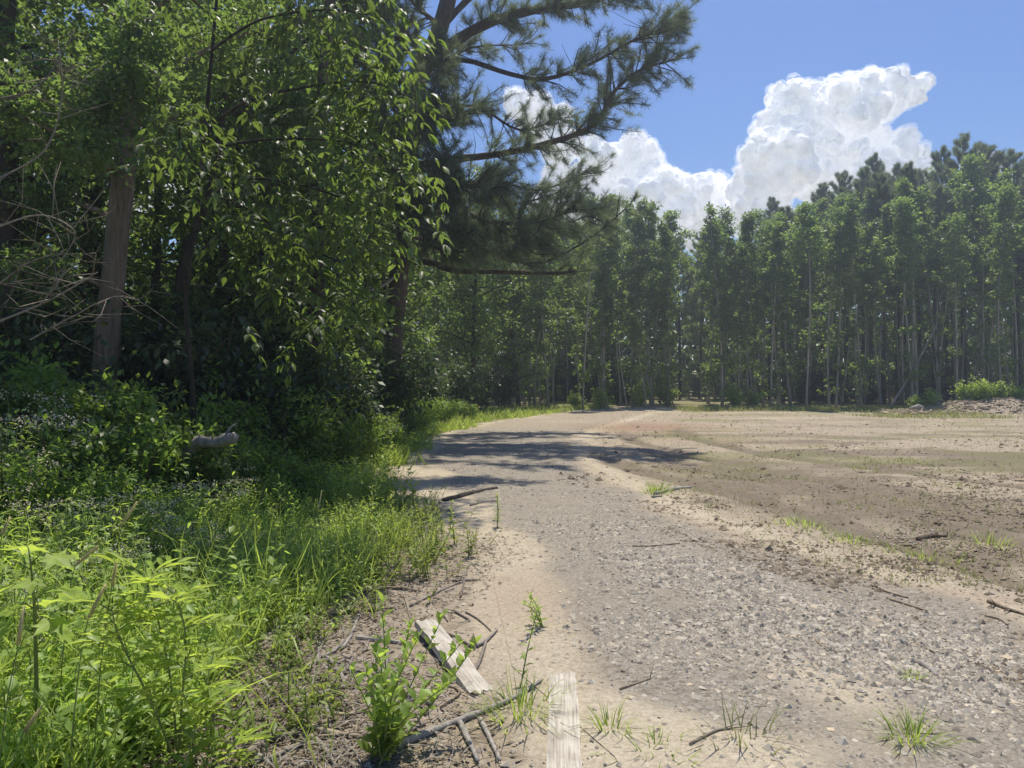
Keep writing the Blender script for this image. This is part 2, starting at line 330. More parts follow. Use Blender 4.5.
# ------------------------------------------------------------------ ground masks (laid out on the ground plan)
def blob(x, y, cx, cy, rx, ry, rot=0.0):
    c, s = math.cos(rot), math.sin(rot); dx, dy = x - cx, y - cy
    u = (dx * c + dy * s) / rx; v = (-dx * s + dy * c) / ry
    return np.exp(-(u * u + v * v))
GR_Y = np.array([2, 3, 4, 5.2, 7, 9, 12, 16, 20, 25, 32, 42, 55])
GR_L = np.array([.9, .75, .35, .25, .1, -.35, -1.1, -1.8, -1.9, -1.7, -.3, 3.8, 11.5])
GR_R = np.array([3.2, 3.3, 3.2, 3.0, 2.4, 1.9, 1.5, 1.3, 1.5, 2.4, 4.6, 8.0, 14.5])
def masks(x, y):
    nz = (fbm(x, y, 1.1, 4, 31) - .46) * 1.1
    L = np.interp(y, GR_Y, GR_L) + nz * .7; R = np.interp(y, GR_Y, GR_R) + nz * .9
    gr = sstep(-.15, .35, x - L) * sstep(-.2, .5, R - x)
    gr = gr * (1 - .15 * sstep(9, 15, y)) * (1 - .6 * sstep(18, 30, y))
    gr = gr * (1 - .85 * blob(x, y, 1.55, 3.75, .35, .55, .4)) * (1 - .7 * blob(x, y, .9, 3.0, .8, .3)) * (1 - .5 * blob(x, y, 2.7, 5.9, .6, .35, -.6))
    gr = np.clip(gr + .5 * blob(x, y, 4.7, 7.9, 1.3, .5), 0, 1)
    d = edge(y) - x
    green = sstep(-.25, .5, d + nz)
    green = np.maximum(green, .62 * sstep(.44, .60, fbm(x, y * 2.2, 3.0, 4, 12)) * sstep(.6, 2.5, x - np.interp(y, GR_Y, GR_R)) * sstep(9, 14, y))
    green = np.maximum(green, .55 * blob(x, y, 3.2, 13.5, 2.2, 2.0) * (fbm(x, y, 1.2, 3, 9) > .4))
    green = np.maximum(green, .62 * sstep(28, 40, y) * sstep(.42, .56, fbm(x, y, 4, 3, 77)) * (x > 9))
    green = np.maximum(green, .75 * sstep(39, 43, y) * (x > 10))
    damp = .95 * blob(x, y, 5.2, 9.0, 2.6, 1.7, -.25) + .5 * blob(x, y, 4.0, 11.5, 2.0, 1.2, -.5) + .45 * blob(x, y, 9, 15, 4, 1.5)
    damp = damp + .5 * np.exp(-((x - np.interp(y, [6, 8, 11, 15, 22], [4.4, 3.6, 3.0, 2.9, 3.4])) / .28) ** 2) * sstep(6, 8, y) * (1 - sstep(14, 22, y))
    damp = damp + .75 * sstep(.47, .6, fbm(x, y * 1.8, 2.6, 4, 91)) * sstep(.5, 2, x - np.interp(y, GR_Y, GR_R)) * (1 - .4 * sstep(20, 32, y))
    damp = damp + .5 * sstep(.5, .62, fbm(x, y, .7, 3, 19)) * sstep(-.4, .6, x - np.interp(y, GR_Y, GR_R)) * (1 - sstep(14, 26, y))
    damp = damp + rut(x, y) * 1.6
    damp = np.clip(damp * (.55 + .9 * (fbm(x, y, .45, 3, 29))), 0, 1)
    litter = sstep(-1.35, -.25, d + nz) * (1 - sstep(.5, 1.4, d)) * (1 - sstep(5.5, 8.0, y))
    litter = np.maximum(litter, .8 * blob(x, y, -.55, 3.6, .7, .9))
    litter = np.maximum(litter, sstep(1.2, 2.5, d) * .9)
    litter = np.maximum(litter, .9 * sstep(44, 47, y - .0 * x))
    tan = .75 * sstep(.1, .5, x - L + .9) * (1 - sstep(-.1, .4, x - L)) + .9 * blob(x, y, 1.55, 3.75, .4, .6, .4) + .7 * blob(x, y, .9, 3.0, .9, .4)
    R2 = np.interp(y, GR_Y, GR_R); tan = tan + .7 * np.exp(-((x - R2 - .25) / .4) ** 2)
    tan = np.clip(tan + .55 * sstep(24, 34, y) * sstep(.44, .6, fbm(x, y * 2.5, 6, 3, 51)), 0, 1)
    red = np.clip(.9 * blob(x, y, 4.5, 27, 3, 4) + .5 * blob(x, y, 3.2, 5.3, .7, .3, -.5) + .5 * blob(x, y, .1, 5.2, .5, 1.2) + .4 * blob(x, y, 6, 20, 4, 2), 0, 1)
    return dict(gravel=gr, damp=damp, green=green, litter=litter, tan=tan, red=red)
def sheet(name, X, Y, lift, kind_label=None):
    gx, gy = np.broadcast_arrays(X, Y); r, c = gx.shape
    x = gx.ravel(); y = gy.ravel(); z = gh(x, y) + lift
    mb = MB(); i = np.arange(r - 1)[:, None] * c; j = np.arange(c - 1)[None]
    mb.add(np.stack([x, y, z], 1), np.stack([i + j, i + j + 1, i + c + j + 1, i + c + j], -1).reshape(-1, 4))
    o = mb.build(name, M['ground']); 
    for k, v in masks(x, y).items():
        a = o.data.attributes.new(k, 'FLOAT', 'POINT'); a.data.foreach_set('value', v.astype(np.float32))
    return tag(o, kind='structure')
xs = np.concatenate([-np.geomspace(700, 9.2, 26), np.arange(-9, 9.01, .10), np.geomspace(9.2, 45, 60), np.geomspace(48, 700, 14)])
ys = np.concatenate([np.array([-60, -20, -6, -2, 0, 1.5]), np.arange(2.2, 13, .08), np.geomspace(13.1, 60, 120), np.geomspace(63, 1500, 24)])
sheet('ground', xs[None, :], ys[:, None], 0.0)
ty = np.concatenate([np.arange(1.6, 13, .1), np.geomspace(13.1, 56, 90)])
tl = np.interp(ty, GR_Y, GR_L) - .35; tr = np.interp(ty, GR_Y, GR_R) + .35
u = np.linspace(0, 1, 44)
sheet('gravel_road', tl[:, None] + (tr - tl)[:, None] * u[None], ty[:, None] + 0 * u[None], .004)

# loose stones on the road
OCT = np.array([[1, 0, 0], [0, 1, 0], [-1, 0, 0], [0, -1, 0], [0, 0, 1], [0, 0, -1]], float)
OCF = np.array([[0, 1, 4], [1, 2, 4], [2, 3, 4], [3, 0, 4], [1, 0, 5], [2, 1, 5], [3, 2, 5], [0, 3, 5]])
def stones(mb, x, y, r):
    n = len(x); z = gh(x, y)
    v = OCT[None] * (1 + rng.uniform(-.35, .35, (n, 6, 1))) + rng.uniform(-.25, .25, (n, 6, 3))
    v = v * (r[:, None, None] * rng.uniform(.7, 1.3, (n, 1, 3))) * np.array([1, 1, .6])
    a = rng.uniform(0, 6.28, n); c, s = np.cos(a)[:, None], np.sin(a)[:, None]
    vx = v[..., 0] * c - v[..., 1] * s; vy = v[..., 0] * s + v[..., 1] * c
    V = np.stack([vx + x[:, None], vy + y[:, None], v[..., 2] + (z + .003 + r * .08)[:, None]], -1)
    mb.add(V.reshape(-1, 3), (OCF[None] + (np.arange(n) * 6)[:, None, None]).reshape(-1, 3), np.repeat(rng.beta(2, 1.8, n), 6))
def scatter(n, y0, y1, xmin, xmax, power=1.0):
    t = rng.random(n); y = 1 / (1 / y0 + t * (1 / y1 - 1 / y0)); x = rng.uniform(0, 1, n) * (np.broadcast_to(xmax, n) - xmin) + xmin
    return x, y
mb = MB()
x, y = scatter(190000, 2.7, 26, -2.6, 4.6); k = masks(x, y)
keep = (rng.random(len(x)) < k['gravel'] * (.15 + .85 * sstep(.38, .58, fbm(x, y, .8, 3, 41)))) & (abs(x) < y * .72 + .3); x, y = x[keep], y[keep]
r = np.exp(rng.normal(-4.95, .5, len(x))) * (1 + .02 * y); stones(mb, x, y, np.clip(r, .004, .028))
x, y = scatter(90000, 3.2, 9.5, .2, 3.6); k = .85 * blob(x, y, 1.45, 5.3, .75, 1.7, .12) + .7 * blob(x, y, 2.6, 4.4, .6, .9) + .5 * blob(x, y, 1.2, 8, .6, 1.5)
keep = rng.random(len(x)) < np.clip(k * 1.3 - .35, 0, 1) * sstep(.34, .5, fbm(x, y, .6, 3, 47)); x, y = x[keep], y[keep]; stones(mb, x, y, np.clip(np.exp(rng.normal(-4.5, .4, len(x))), .005, .03))
x, y = scatter(9000, 2.7, 30, -3, 10); keep = (x > edge(y) + .1) & (abs(x) < y * .72 + .3)
stones(mb, x[keep], y[keep], np.clip(np.exp(rng.normal(-4.9, .45, keep.sum())), .003, .02))
tag(mb.build('gravel', M['stone'], smooth=False), 'loose grey gravel stones scattered along the track', 'gravel', kind='stuff')

mb = MB(); x, y = scatter(70000, 3.5, 42, 0, 1); x = np.interp(y, GR_Y, GR_R) - .8 + rng.random(len(x)) * (y * .75); k = (rng.random(len(x)) < .12 + .88 * sstep(.48, .62, fbm(x, y, 1.3, 4, 71))) & (abs(x) < y * .74 + .4) & (x > edge(y) + .5)
stones(mb, x[k], y[k], np.exp(rng.normal(-5.0, .6, k.sum())) * (1 + .035 * y[k]))
tag(mb.build('dirt', M['debris'], smooth=False), 'small brown clods of dirt and bark scattered over the clearing', 'dirt clods', kind='stuff')

# ------------------------------------------------------------------ tree makers
def leafball(mb, c, rad, n, L, W, T=T_DIAMOND, droop=-.15, flat=.5, var=None, mi=0):
    """n leaves about each centre c (m,3)"""
    m = len(c); cc = np.repeat(c, n, 0); off = rdir(m * n) * (rng.random(m * n) ** .5)[:, None] * np.repeat(np.broadcast_to(rad, (m,)), n)[:, None]
    b = cc + off * np.array([1, 1, .75]); d = nrm(nrm(off) + rdir(m * n) * .7 + np.array([0, 0, droop]))
    up = nrm(rdir(m * n) * (1 - flat) + np.array([0, 0, flat * 1.5]))
    s = rng.uniform(.65, 1.25, m * n)
    if var is None: var = np.clip(np.repeat(rng.normal(.5, .18, m), n) + rng.normal(0, .16, m * n), 0, 1)
    inst(mb, T, b, d, up, L * s, W * s, var, mi)

def tree_geo(H, r0, crown0, crad, nb, nleaf, L, W, tip=1.0, sway=.25, ang=(25, 60), T=T_DIAMOND, low_twigs=0, clump=.32, shape='cone', sides=7):
    """returns trunk MB, branch/leaf MB with origin at the base"""
    tb, cb = MB(), MB()
    n = 10; t = np.linspace(0, 1, n); ph = rng.uniform(0, 6.28, 2)
    path = np.stack([sway * (np.sin(t * 3 + ph[0]) - np.sin(ph[0])), sway * (np.sin(t * 2.6 + ph[1]) - np.sin(ph[1])), t * H], 1)
    path = smooth_path(path, 2); tt = np.linspace(0, 1, len(path))
    rad = r0 * (1 - tt) ** .8 + .008; rad[0] *= 1.35
    tube(tb, path, rad, sides, .5, 0, .08)
    centres = []; crs = []
    for i in range(nb):
        f = crown0 + (1 - crown0) * ((i + .5) / nb) ** .9 * .99
        p0 = np.array([np.interp(f, tt, path[:, k]) for k in range(3)])
        q = (f - crown0) / (1 - crown0)
        if shape == 'cone': prof = (1 - q) ** .75 * min(1, .55 + q * 2.2) + .08
        else: prof = math.sqrt(max(.04, 1 - (2 * q - .9) ** 2 * .8))
        ln = crad * prof * rng.uniform(.6, 1.2)
        az = i * 2.4 + rng.uniform(-.5, .5); el = math.radians(rng.uniform(*ang))
        d = np.array([math.cos(az) * math.cos(el), math.sin(az) * math.cos(el), math.sin(el)])
        s = np.linspace(0, 1, 5)[:, None]
        bp = p0 + d * ln * s + np.array([0, 0, 1]) * (-.12 * ln * s ** 2) + rng.normal(0, .04 * ln, (5, 3)) * s
        rb = np.interp(f, tt, rad) * .45
        tube(cb, bp, np.linspace(max(rb, .008), .005, 5), 4, .4, 1)
        m = max(2, int(ln / .3))
        w = rng.uniform(.25, 1.0, m)
        c = np.array([[np.interp(a, s[:, 0], bp[:, k]) for k in range(3)] for a in w])
        centres.append(c + rng.normal(0, .12 * ln, c.shape)); 
    for i in range(low_twigs):
        f = rng.uniform(.08, crown0); p0 = np.array([np.interp(f, tt, path[:, k]) for k in range(3)])
        centres.append((p0 + rdir(1)[0] * rng.uniform(.2, .7))[None])
    c = np.concatenate(centres); c = np.concatenate([c, path[-3:] + rng.normal(0, .1, (3, 3))])
    leafball(cb, c, clump * rng.uniform(.6, 1.3, len(c)), max(3, nleaf // len(c)), L, W, T)
    return tb, cb
def make_tree(name, label, cat, loc, bark, leafm, group=None, **kw):
    tb, cb = tree_geo(**kw); root = thing(name, label, cat, loc, group)
    tb.build('trunk', bark, root); cb.build('crown', [leafm, bark], root); return root

def tufts(mb, c, d, n, L, W, var=None, mi=0, spread=.75):
    m = len(c); cc = np.repeat(c, n, 0); dd = np.repeat(d, n, 0)
    nd = nrm(dd + rdir(m * n) * spread + np.array([0, 0, -.05])); cc = cc - nrm(dd) * (rng.random(m * n) * L * .9)[:, None]
    T = (np.array([[-.5, 0, 0], [.5, 0, 0], [0, 1, -.06]]), np.array([[0, 1, 2]]))
    if var is None: var = np.clip(np.repeat(rng.normal(.5, .2, m), n) + rng.normal(0, .15, m * n), 0, 1)
    inst(mb, T, cc, nd, rdir(m * n), L * rng.uniform(.7, 1.15, m * n), W, var, mi)
def pine_geo(H, r0, crown0, crad, nb, ntuft, nneed, L=.36, W=.034):
    tb, cb = MB(), MB(); t = np.linspace(0, 1, 12); ph = rng.uniform(0, 6, 2)
    path = np.stack([.2 * np.sin(t * 2.5 + ph[0]) - .2 * np.sin(ph[0]), .2 * np.sin(t * 2 + ph[1]) - .2 * np.sin(ph[1]), t * H], 1)
    rad = r0 * (1 - t) ** .75 + .012; tube(tb, path, rad, 7, .5, 0, .06)
    cs, ds = [], []
    for i in range(nb):
        f = crown0 + (1 - crown0) * ((i + .4) / nb) * .985; q = (f - crown0) / (1 - crown0)
        p0 = np.array([np.interp(f, t, path[:, k]) for k in range(3)]); ln = crad * ((1 - q) ** .7 * min(1, .5 + 2 * q) + .12) * rng.uniform(.65, 1.15)
        az = i * 2.4 + rng.uniform(-.4, .4); el = math.radians(rng.uniform(5, 30) + 30 * q)
        d = np.array([math.cos(az) * math.cos(el), math.sin(az) * math.cos(el), math.sin(el)]); s = np.linspace(0, 1, 5)[:, None]
        bp = p0 + d * ln * s + np.array([0, 0, 1]) * (.22 * ln * s ** 2)
        tube(cb, bp, np.linspace(np.interp(f, t, rad) * .4 + .006, .006, 5), 4, .4, 1)
        m = max(2, ntuft // nb); w = rng.uniform(.35, 1, m) ** .8
        c = np.array([[np.interp(a, s[:, 0], bp[:, k]) for k in range(3)] for a in w]); dd = nrm(d + rdir(m) * .8 + np.array([0, 0, .5]))
        c = c + dd * rng.uniform(.05, .35, (m, 1)) * min(1, ln); cs.append(c); ds.append(dd)
    cs.append(path[-2:] + np.array([0, 0, .1])); ds.append(np.tile(np.array([[0, 0, 1.]]), (2, 1)))
    tufts(cb, np.concatenate(cs), np.concatenate(ds), nneed, L, W); return tb, cb
def make_pine(name, label, loc, group=None, **kw):
    tb, cb = pine_geo(**kw); root = thing(name, label, 'pine tree', loc, group)
    tb.build('trunk', M['bark_dark'], root); cb.build('crown', [M['needle'], M['bark_dark']], root); return root

# ------------------------------------------------------------------ the young forest beyond the clearing
ORD = 'first second third fourth fifth sixth seventh eighth ninth tenth eleventh twelfth thirteenth fourteenth fifteenth sixteenth seventeenth eighteenth nineteenth twentieth'.split()
FAR = (0, -900, 0)
slim = [make_tree('slender_tree', 'x', 'tree', FAR, M['bark_pale'], M['leaf_forest'], H=13, r0=rng.uniform(.05, .075), crown0=rng.uniform(.50, .72), crad=rng.uniform(.9, 2.2), nb=int(rng.integers(13, 26)),
                  nleaf=int(rng.integers(2200, 4200)), L=.175, W=.125, sway=.3, ang=(5, 50), low_twigs=int(rng.integers(5, 15)), clump=rng.uniform(.26, .46)) for _ in range(10)]
poles = [make_tree('pole_tree', 'x', 'tree', FAR, M['bark_pale'], M['leaf_forest'], H=11, r0=rng.uniform(.036, .05), crown0=rng.uniform(.5, .72), crad=rng.uniform(.6, 1.0), nb=12, nleaf=800, L=.22, W=.16, sway=.4, ang=(10, 60), low_twigs=int(rng.integers(3, 9)), clump=.3) for _ in range(6)]
bushy = [make_tree('broadleaf_tree', 'x', 'tree', FAR, M['bark_dark'], M['leaf_wood'], H=11, r0=.13, crown0=.14, crad=2.4, nb=46, nleaf=7500, L=.17, W=.115, sway=.35, ang=(5, 50), clump=.42, shape='oval', low_twigs=8) for _ in range(4)]
pines = [make_pine('pine_tree', 'x', FAR, H=18, r0=.17, crown0=rng.uniform(.42, .55), crad=rng.uniform(2.2, 3.0), nb=56, ntuft=1150, nneed=24) for _ in range(4)]
protos = slim + poles + bushy + pines
SKY_PX = np.array([380, 520, 600, 640, 665, 690, 705, 740, 780, 820, 840, 870, 895, 920, 940, 965, 990, 1030, 1100])
SKY_PY = np.array([205, 200, 205, 200, 218, 248, 207, 207, 197, 190, 180, 168, 172, 176, 156, 143, 152, 158, 160])
placed = []
def put(proto, px, Y, ytop, Hp, label, group, lean=None):
    X = (px - 512) / F * Y; H = CZ + (384 - ytop) / F * Y - float(gh(X, Y)); s = H / Hp
    o = dup(proto, (X, Y, gh(X, Y) - .03), rng.uniform(0, 6.28), 1, label, group)
    w = (.35 + .65 * s) * rng.uniform(.9, 1.1); o.scale = (w, w, s)
    if lean: o.rotation_euler = (0, lean, 0)
    placed.append((X, Y)); return o
front_right = [(722, 45.5, 205, 0), (748, 46, 215, 0), (771, 45, 225, 0), (806, 44, 205, -.03), (836, 45, 212, 0), (862, 43.6, 196, 0), (880, 46, 205, 0), (914, 43, 200, 0), (938, 45, 225, .03), (957, 43.8, 215, .04), (984, 45.5, 205, 0), (1003, 42.5, 190, .015), (1030, 43, 185, 0)]
for i, (px, Y, yt, ln) in enumerate(front_right):
    put(slim[i % 10], px, Y, yt, 13, f'slim pale-barked tree on the clearing edge, {ORD[i]} from the track gap to the berm', 'front row of slim trees beyond the clearing', ln)
front_left = [(668, 50, 215, 0), (652, 47, 205, 0), (632, 46, 200, .01), (604, 44.5, 195, 0), (583, 43, 200, 0), (549, 43.5, 205, -.01), (530, 46, 215, 0), (512, 47, 210, 0)]
for i, (px, Y, yt, ln) in enumerate(front_left):
    put(slim[(i + 3) % 10], px, Y, yt, 13, f'slim pale-barked tree behind the grassy road bend, {ORD[i]} from the gap to the big pine', 'front row of slim trees behind the road bend', ln)
for px, Y, yt in [(965, 52, 138), (948, 54, 152), (988, 53, 150), (920, 58, 172), (872, 58, 160), (1015, 55, 152), (846, 60, 176), (895, 62, 170), (820, 62, 186), (1040, 57, 150), (776, 64, 200), (700, 66, 235), (680, 64, 240)]:
    put(pines[int(rng.integers(4))], px, Y, yt, 18, {965: 'tallest dark pine, standing above all other crowns behind the clearing'}.get(px, 'tall dark pine whose crown tops the broadleaf trees behind the clearing'), 'pines behind the slim trees')
for q in range(64):
    px = rng.uniform(470, 1050); Y = rng.uniform(43.3, 50)
    if 676 < px < 702: continue
    put(poles[q % 6], px, Y, np.interp(px, SKY_PX, SKY_PY) + rng.uniform(30, 110), 11, 'thin pale pole-like sapling among the front trunks of the far stand', 'thin pole saplings of the far stand', rng.normal(0, .035))
tries = 0
while len(placed) < 330 and tries < 6000:
    tries += 1
    Y = 45.5 + 26 * rng.random() ** 1.3; px = rng.uniform(395, 1090); X = (px - 512) / F * Y
    if 672 < px < 706 and Y < 60 : continue
    if any((X - a) ** 2 + (Y - b) ** 2 < 1.0 ** 2 for a, b in placed): continue
    yt = np.interp(px, SKY_PX, SKY_PY) + rng.uniform(2, 52) + (Y - 45) * .5
    if rng.random() < .13 and px > 760: put(pines[int(rng.integers(4))], px, Y, yt - 10, 18, 'dark pine crowded among slim broadleaf trees inside the far stand', 'pines inside the far stand')
    else: put(slim[int(rng.integers(10))], px, Y, yt, 13, 'slender tree crowded inside the far stand behind its front row', 'slender trees inside the far stand')
# mass of wood further back, in the leaf colour darkened for shade
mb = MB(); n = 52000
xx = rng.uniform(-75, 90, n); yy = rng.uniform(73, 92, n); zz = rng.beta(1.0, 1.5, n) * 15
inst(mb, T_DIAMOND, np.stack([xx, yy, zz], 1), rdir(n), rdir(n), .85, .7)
tag(mb.build('forest', M['leaf_darkened']), 'dense dark wood filling the distance behind the slim trees', 'forest', kind='stuff')

# saplings and bushes along the far edge
def shrub_geo(h, w, n, L, W, T=T_DIAMOND, nst=9):
    sb, fb = MB(), MB(); cs = []
    for i in range(nst):
        a = rng.uniform(0, 6.28); r = w * math.sqrt(rng.random()) * .8; hh = h * rng.uniform(.6, 1.0) * (1 - .35 * (r / w) ** 2)
        s = np.linspace(0, 1, 5)[:, None]; e = np.array([math.cos(a) * r, math.sin(a) * r, hh])
        bp = e * s * np.array([1, 1, 1]) + np.array([0, 0, .25 * hh]) * (s * (1 - s)) + rng.normal(0, .03, (5, 3)) * s
        tube(sb, bp, np.linspace(.012, .004, 5) * (1 + h * .3), 4)
        m = 10; cs.append(np.array([[np.interp(q, s[:, 0], bp[:, k]) for k in range(3)] for q in rng.uniform(.2, 1.0, m)]) + rng.normal(0, .14 * w, (m, 3)))
    c = np.concatenate(cs); c[:, 2] = np.maximum(c[:, 2], .06)
    leafball(fb, c, .17 * (h + w) * .6 * rng.uniform(.6, 1.2, len(c)), max(3, n // len(c)), L, W, T, flat=.6); return sb, fb
def make_shrub(name, label, cat, loc, leafm, group=None, **kw):
    sb, fb = shrub_geo(**kw); r = thing(name, label, cat, loc, group); sb.build('stem', M['stem_red'], r); fb.build('foliage', leafm, r); return r
sh = [make_shrub('leafy_shrub', 'x', 'shrub', FAR, M['leaf_shrub'], h=1.4, w=.85, n=2600, L=.085, W=.05) for _ in range(4)]
sh_dark = [make_shrub('shaded_shrub', 'x', 'shrub', FAR, M['leaf_darkened'], h=1.5, w=.95, n=3200, L=.09, W=.05) for _ in range(3)]
sh_deep = [make_shrub('understorey_bush', 'x', 'bush', FAR, M['leaf_darkened'], h=1.6, w=1.0, n=1300, L=.17, W=.12) for _ in range(2)]
sh_far = [make_shrub('edge_bush', 'x', 'bush', FAR, M['leaf_weed'], h=1.6, w=1.0, n=1300, L=.16, W=.11) for _ in range(3)]
protos += sh + sh_far + sh_dark + sh_deep
for px, Y, s, lab in [(600, 43, .75, 'yellow-green rounded bush at the foot of slim trunks by the road bend'), (735, 44, .9, 'pale leafy bush beside the track gap at the clearing edge'), (752, 44.5, .7, 'small bush just inside the stand, next to the gap bush'),
                      (640, 46, 1.0, 'dark bush among trunks where the road crests'), (665, 48, .9, 'low bush by the far track gap on the pine side'), (575, 44, .6, 'low green bush near the grassy outer edge of the bend')]:
    X = (px - 512) / F * Y; dup(sh_far[int(rng.integers(3))], (X, Y, gh(X, Y)), rng.uniform(0, 6), s, lab, 'bushes along the far forest edge')
for i in range(44):
    Y = rng.uniform(50, 66); px = rng.uniform(400, 1060); X = (px - 512) / F * Y
    if 672 < px < 706: continue
    dup(sh_deep[int(rng.integers(2))], (X, Y, gh(X, Y)), rng.uniform(0, 6), rng.uniform(.7, 2.2), 'shaded understorey bush among the trunks of the far stand', 'understorey bushes in the far stand')
# leaning dead pole by the berm
mb = MB(); a = P(889, 409, 42.3); b = P(938, 322, 44.5)
tube(mb, smooth_path([a, a * .5 + b * .5 + np.array([.05, 0, -.12]), b]), np.linspace(.075, .03, 9), 7)
tag(mb.build('leaning_pole', M['bark_pale'], None, a), 'bare dead trunk leaning diagonally against trees beside the berm', 'dead trunk')

# ------------------------------------------------------------------ berm of pushed-up dirt
mb = MB(); nx, ny = 90, 36; X = np.linspace(18.5, 36, nx)[None] + np.zeros((ny, 1)); Y = np.linspace(36.6, 41.5, ny)[:, None] + np.zeros((1, nx))
v = (Y - 36.6) / 4.9; prof = np.clip(np.sin(np.pi * v), 0, 1) ** 1.2; hx = .12 + .62 * sstep(18.5, 25, X) 
Z = gh(X, Y) - .04 + prof * hx * (.55 + .75 * fbm(X, Y, 1.5, 4, 3))
i = np.arange(ny - 1)[:, None] * nx; j = np.arange(nx - 1)[None]
org = np.array([26, 39, 0]); mb.add(np.stack([X, Y, Z], -1).reshape(-1, 3), np.stack([i + j, i + j + 1, i + nx + j + 1, i + nx + j], -1).reshape(-1, 4))
bo = mb.build('dirt_mound', M['ground'], None, org)
for k, v in dict(gravel=0 * X, damp=.35 + .5 * sstep(.45, .6, fbm(X, Y, 1.2, 3, 8)), green=.55 * sstep(.45, .6, fbm(X, Y, 1.6, 3, 18)), litter=.8 + 0 * X, tan=0 * X, red=.2 + 0 * X).items():
    at_ = bo.data.attributes.new(k, 'FLOAT', 'POINT'); at_.data.foreach_set('value', np.clip(v, 0, 1).astype(np.float32).ravel())
tag(bo, 'low berm of pushed-up earth and bark before the far trees', 'dirt mound')
def berm_z(x, y):
    v = np.clip((y - 36.6) / 4.9, 0, 1); return gh(x, y) - .04 + np.sin(np.pi * v) ** 1.2 * (.12 + .62 * sstep(18.5, 25, x)) * (.55 + .75 * fbm(x, y, 1.5, 4, 3))
for k, (px, s) in enumerate([(915, .5), (930, .6), (968, .85), (985, .7), (1000, .6), (1018, .6)]):
    Y = 39.2 + .25 * (k % 3); X = (px - 512) / F * Y
    dup(sh_far[k % 3], (X, Y, berm_z(X, Y) - .05), k, s, ['small weedy bush on the low end of the berm', 'rounded weedy bush on the berm beside its low end', 'largest leafy bush on the crest of the berm', 'leafy bush on the berm crest next to the largest one', 'small bush on the berm crest near the picture edge', 'last bush on the berm at the picture edge'][k], 'bushes on the berm')
mb = MB(); p = np.array([20.2, 38.3, 0.0]); p[2] = berm_z(p[0], p[1])
tube(mb, smooth_path([p + np.array([-.35, 0, .12]), p + np.array([.0, -.05, .2]), p + np.array([.4, .05, .10])]), np.array([.05, .08, .10, .10, .11, .10, .09, .07, .04]), 8, .9, 0, .3)
tag(mb.build('broken_log', M['deadwood'], None, p), 'pale broken log end lying on the low end of the berm', 'log')
mb = MB()
for q in range(90):
    x = rng.uniform(19, 33); y = rng.uniform(36.9, 39.5); z = berm_z(x, y); a = rng.uniform(-.6, .6); l = rng.uniform(.2, .8); d = np.array([math.cos(a), math.sin(a), rng.uniform(-.1, .25)])
    tube(mb, [np.array([x, y, z + .03]), np.array([x, y, z + .06]) + d * l], [.035, .015], 5, rng.random())
x = rng.uniform(19, 33, 2600); y = rng.uniform(36.7, 40, 2600); stones(mb, x, y, np.exp(rng.normal(-3.1, .5, 2600))); mb.v[-1][:, 2] += np.repeat(berm_z(x, y) - gh(x, y), 6)
tag(mb.build('debris', M['debris']), 'broken roots and bark strewn over the berm', 'debris', kind='stuff')

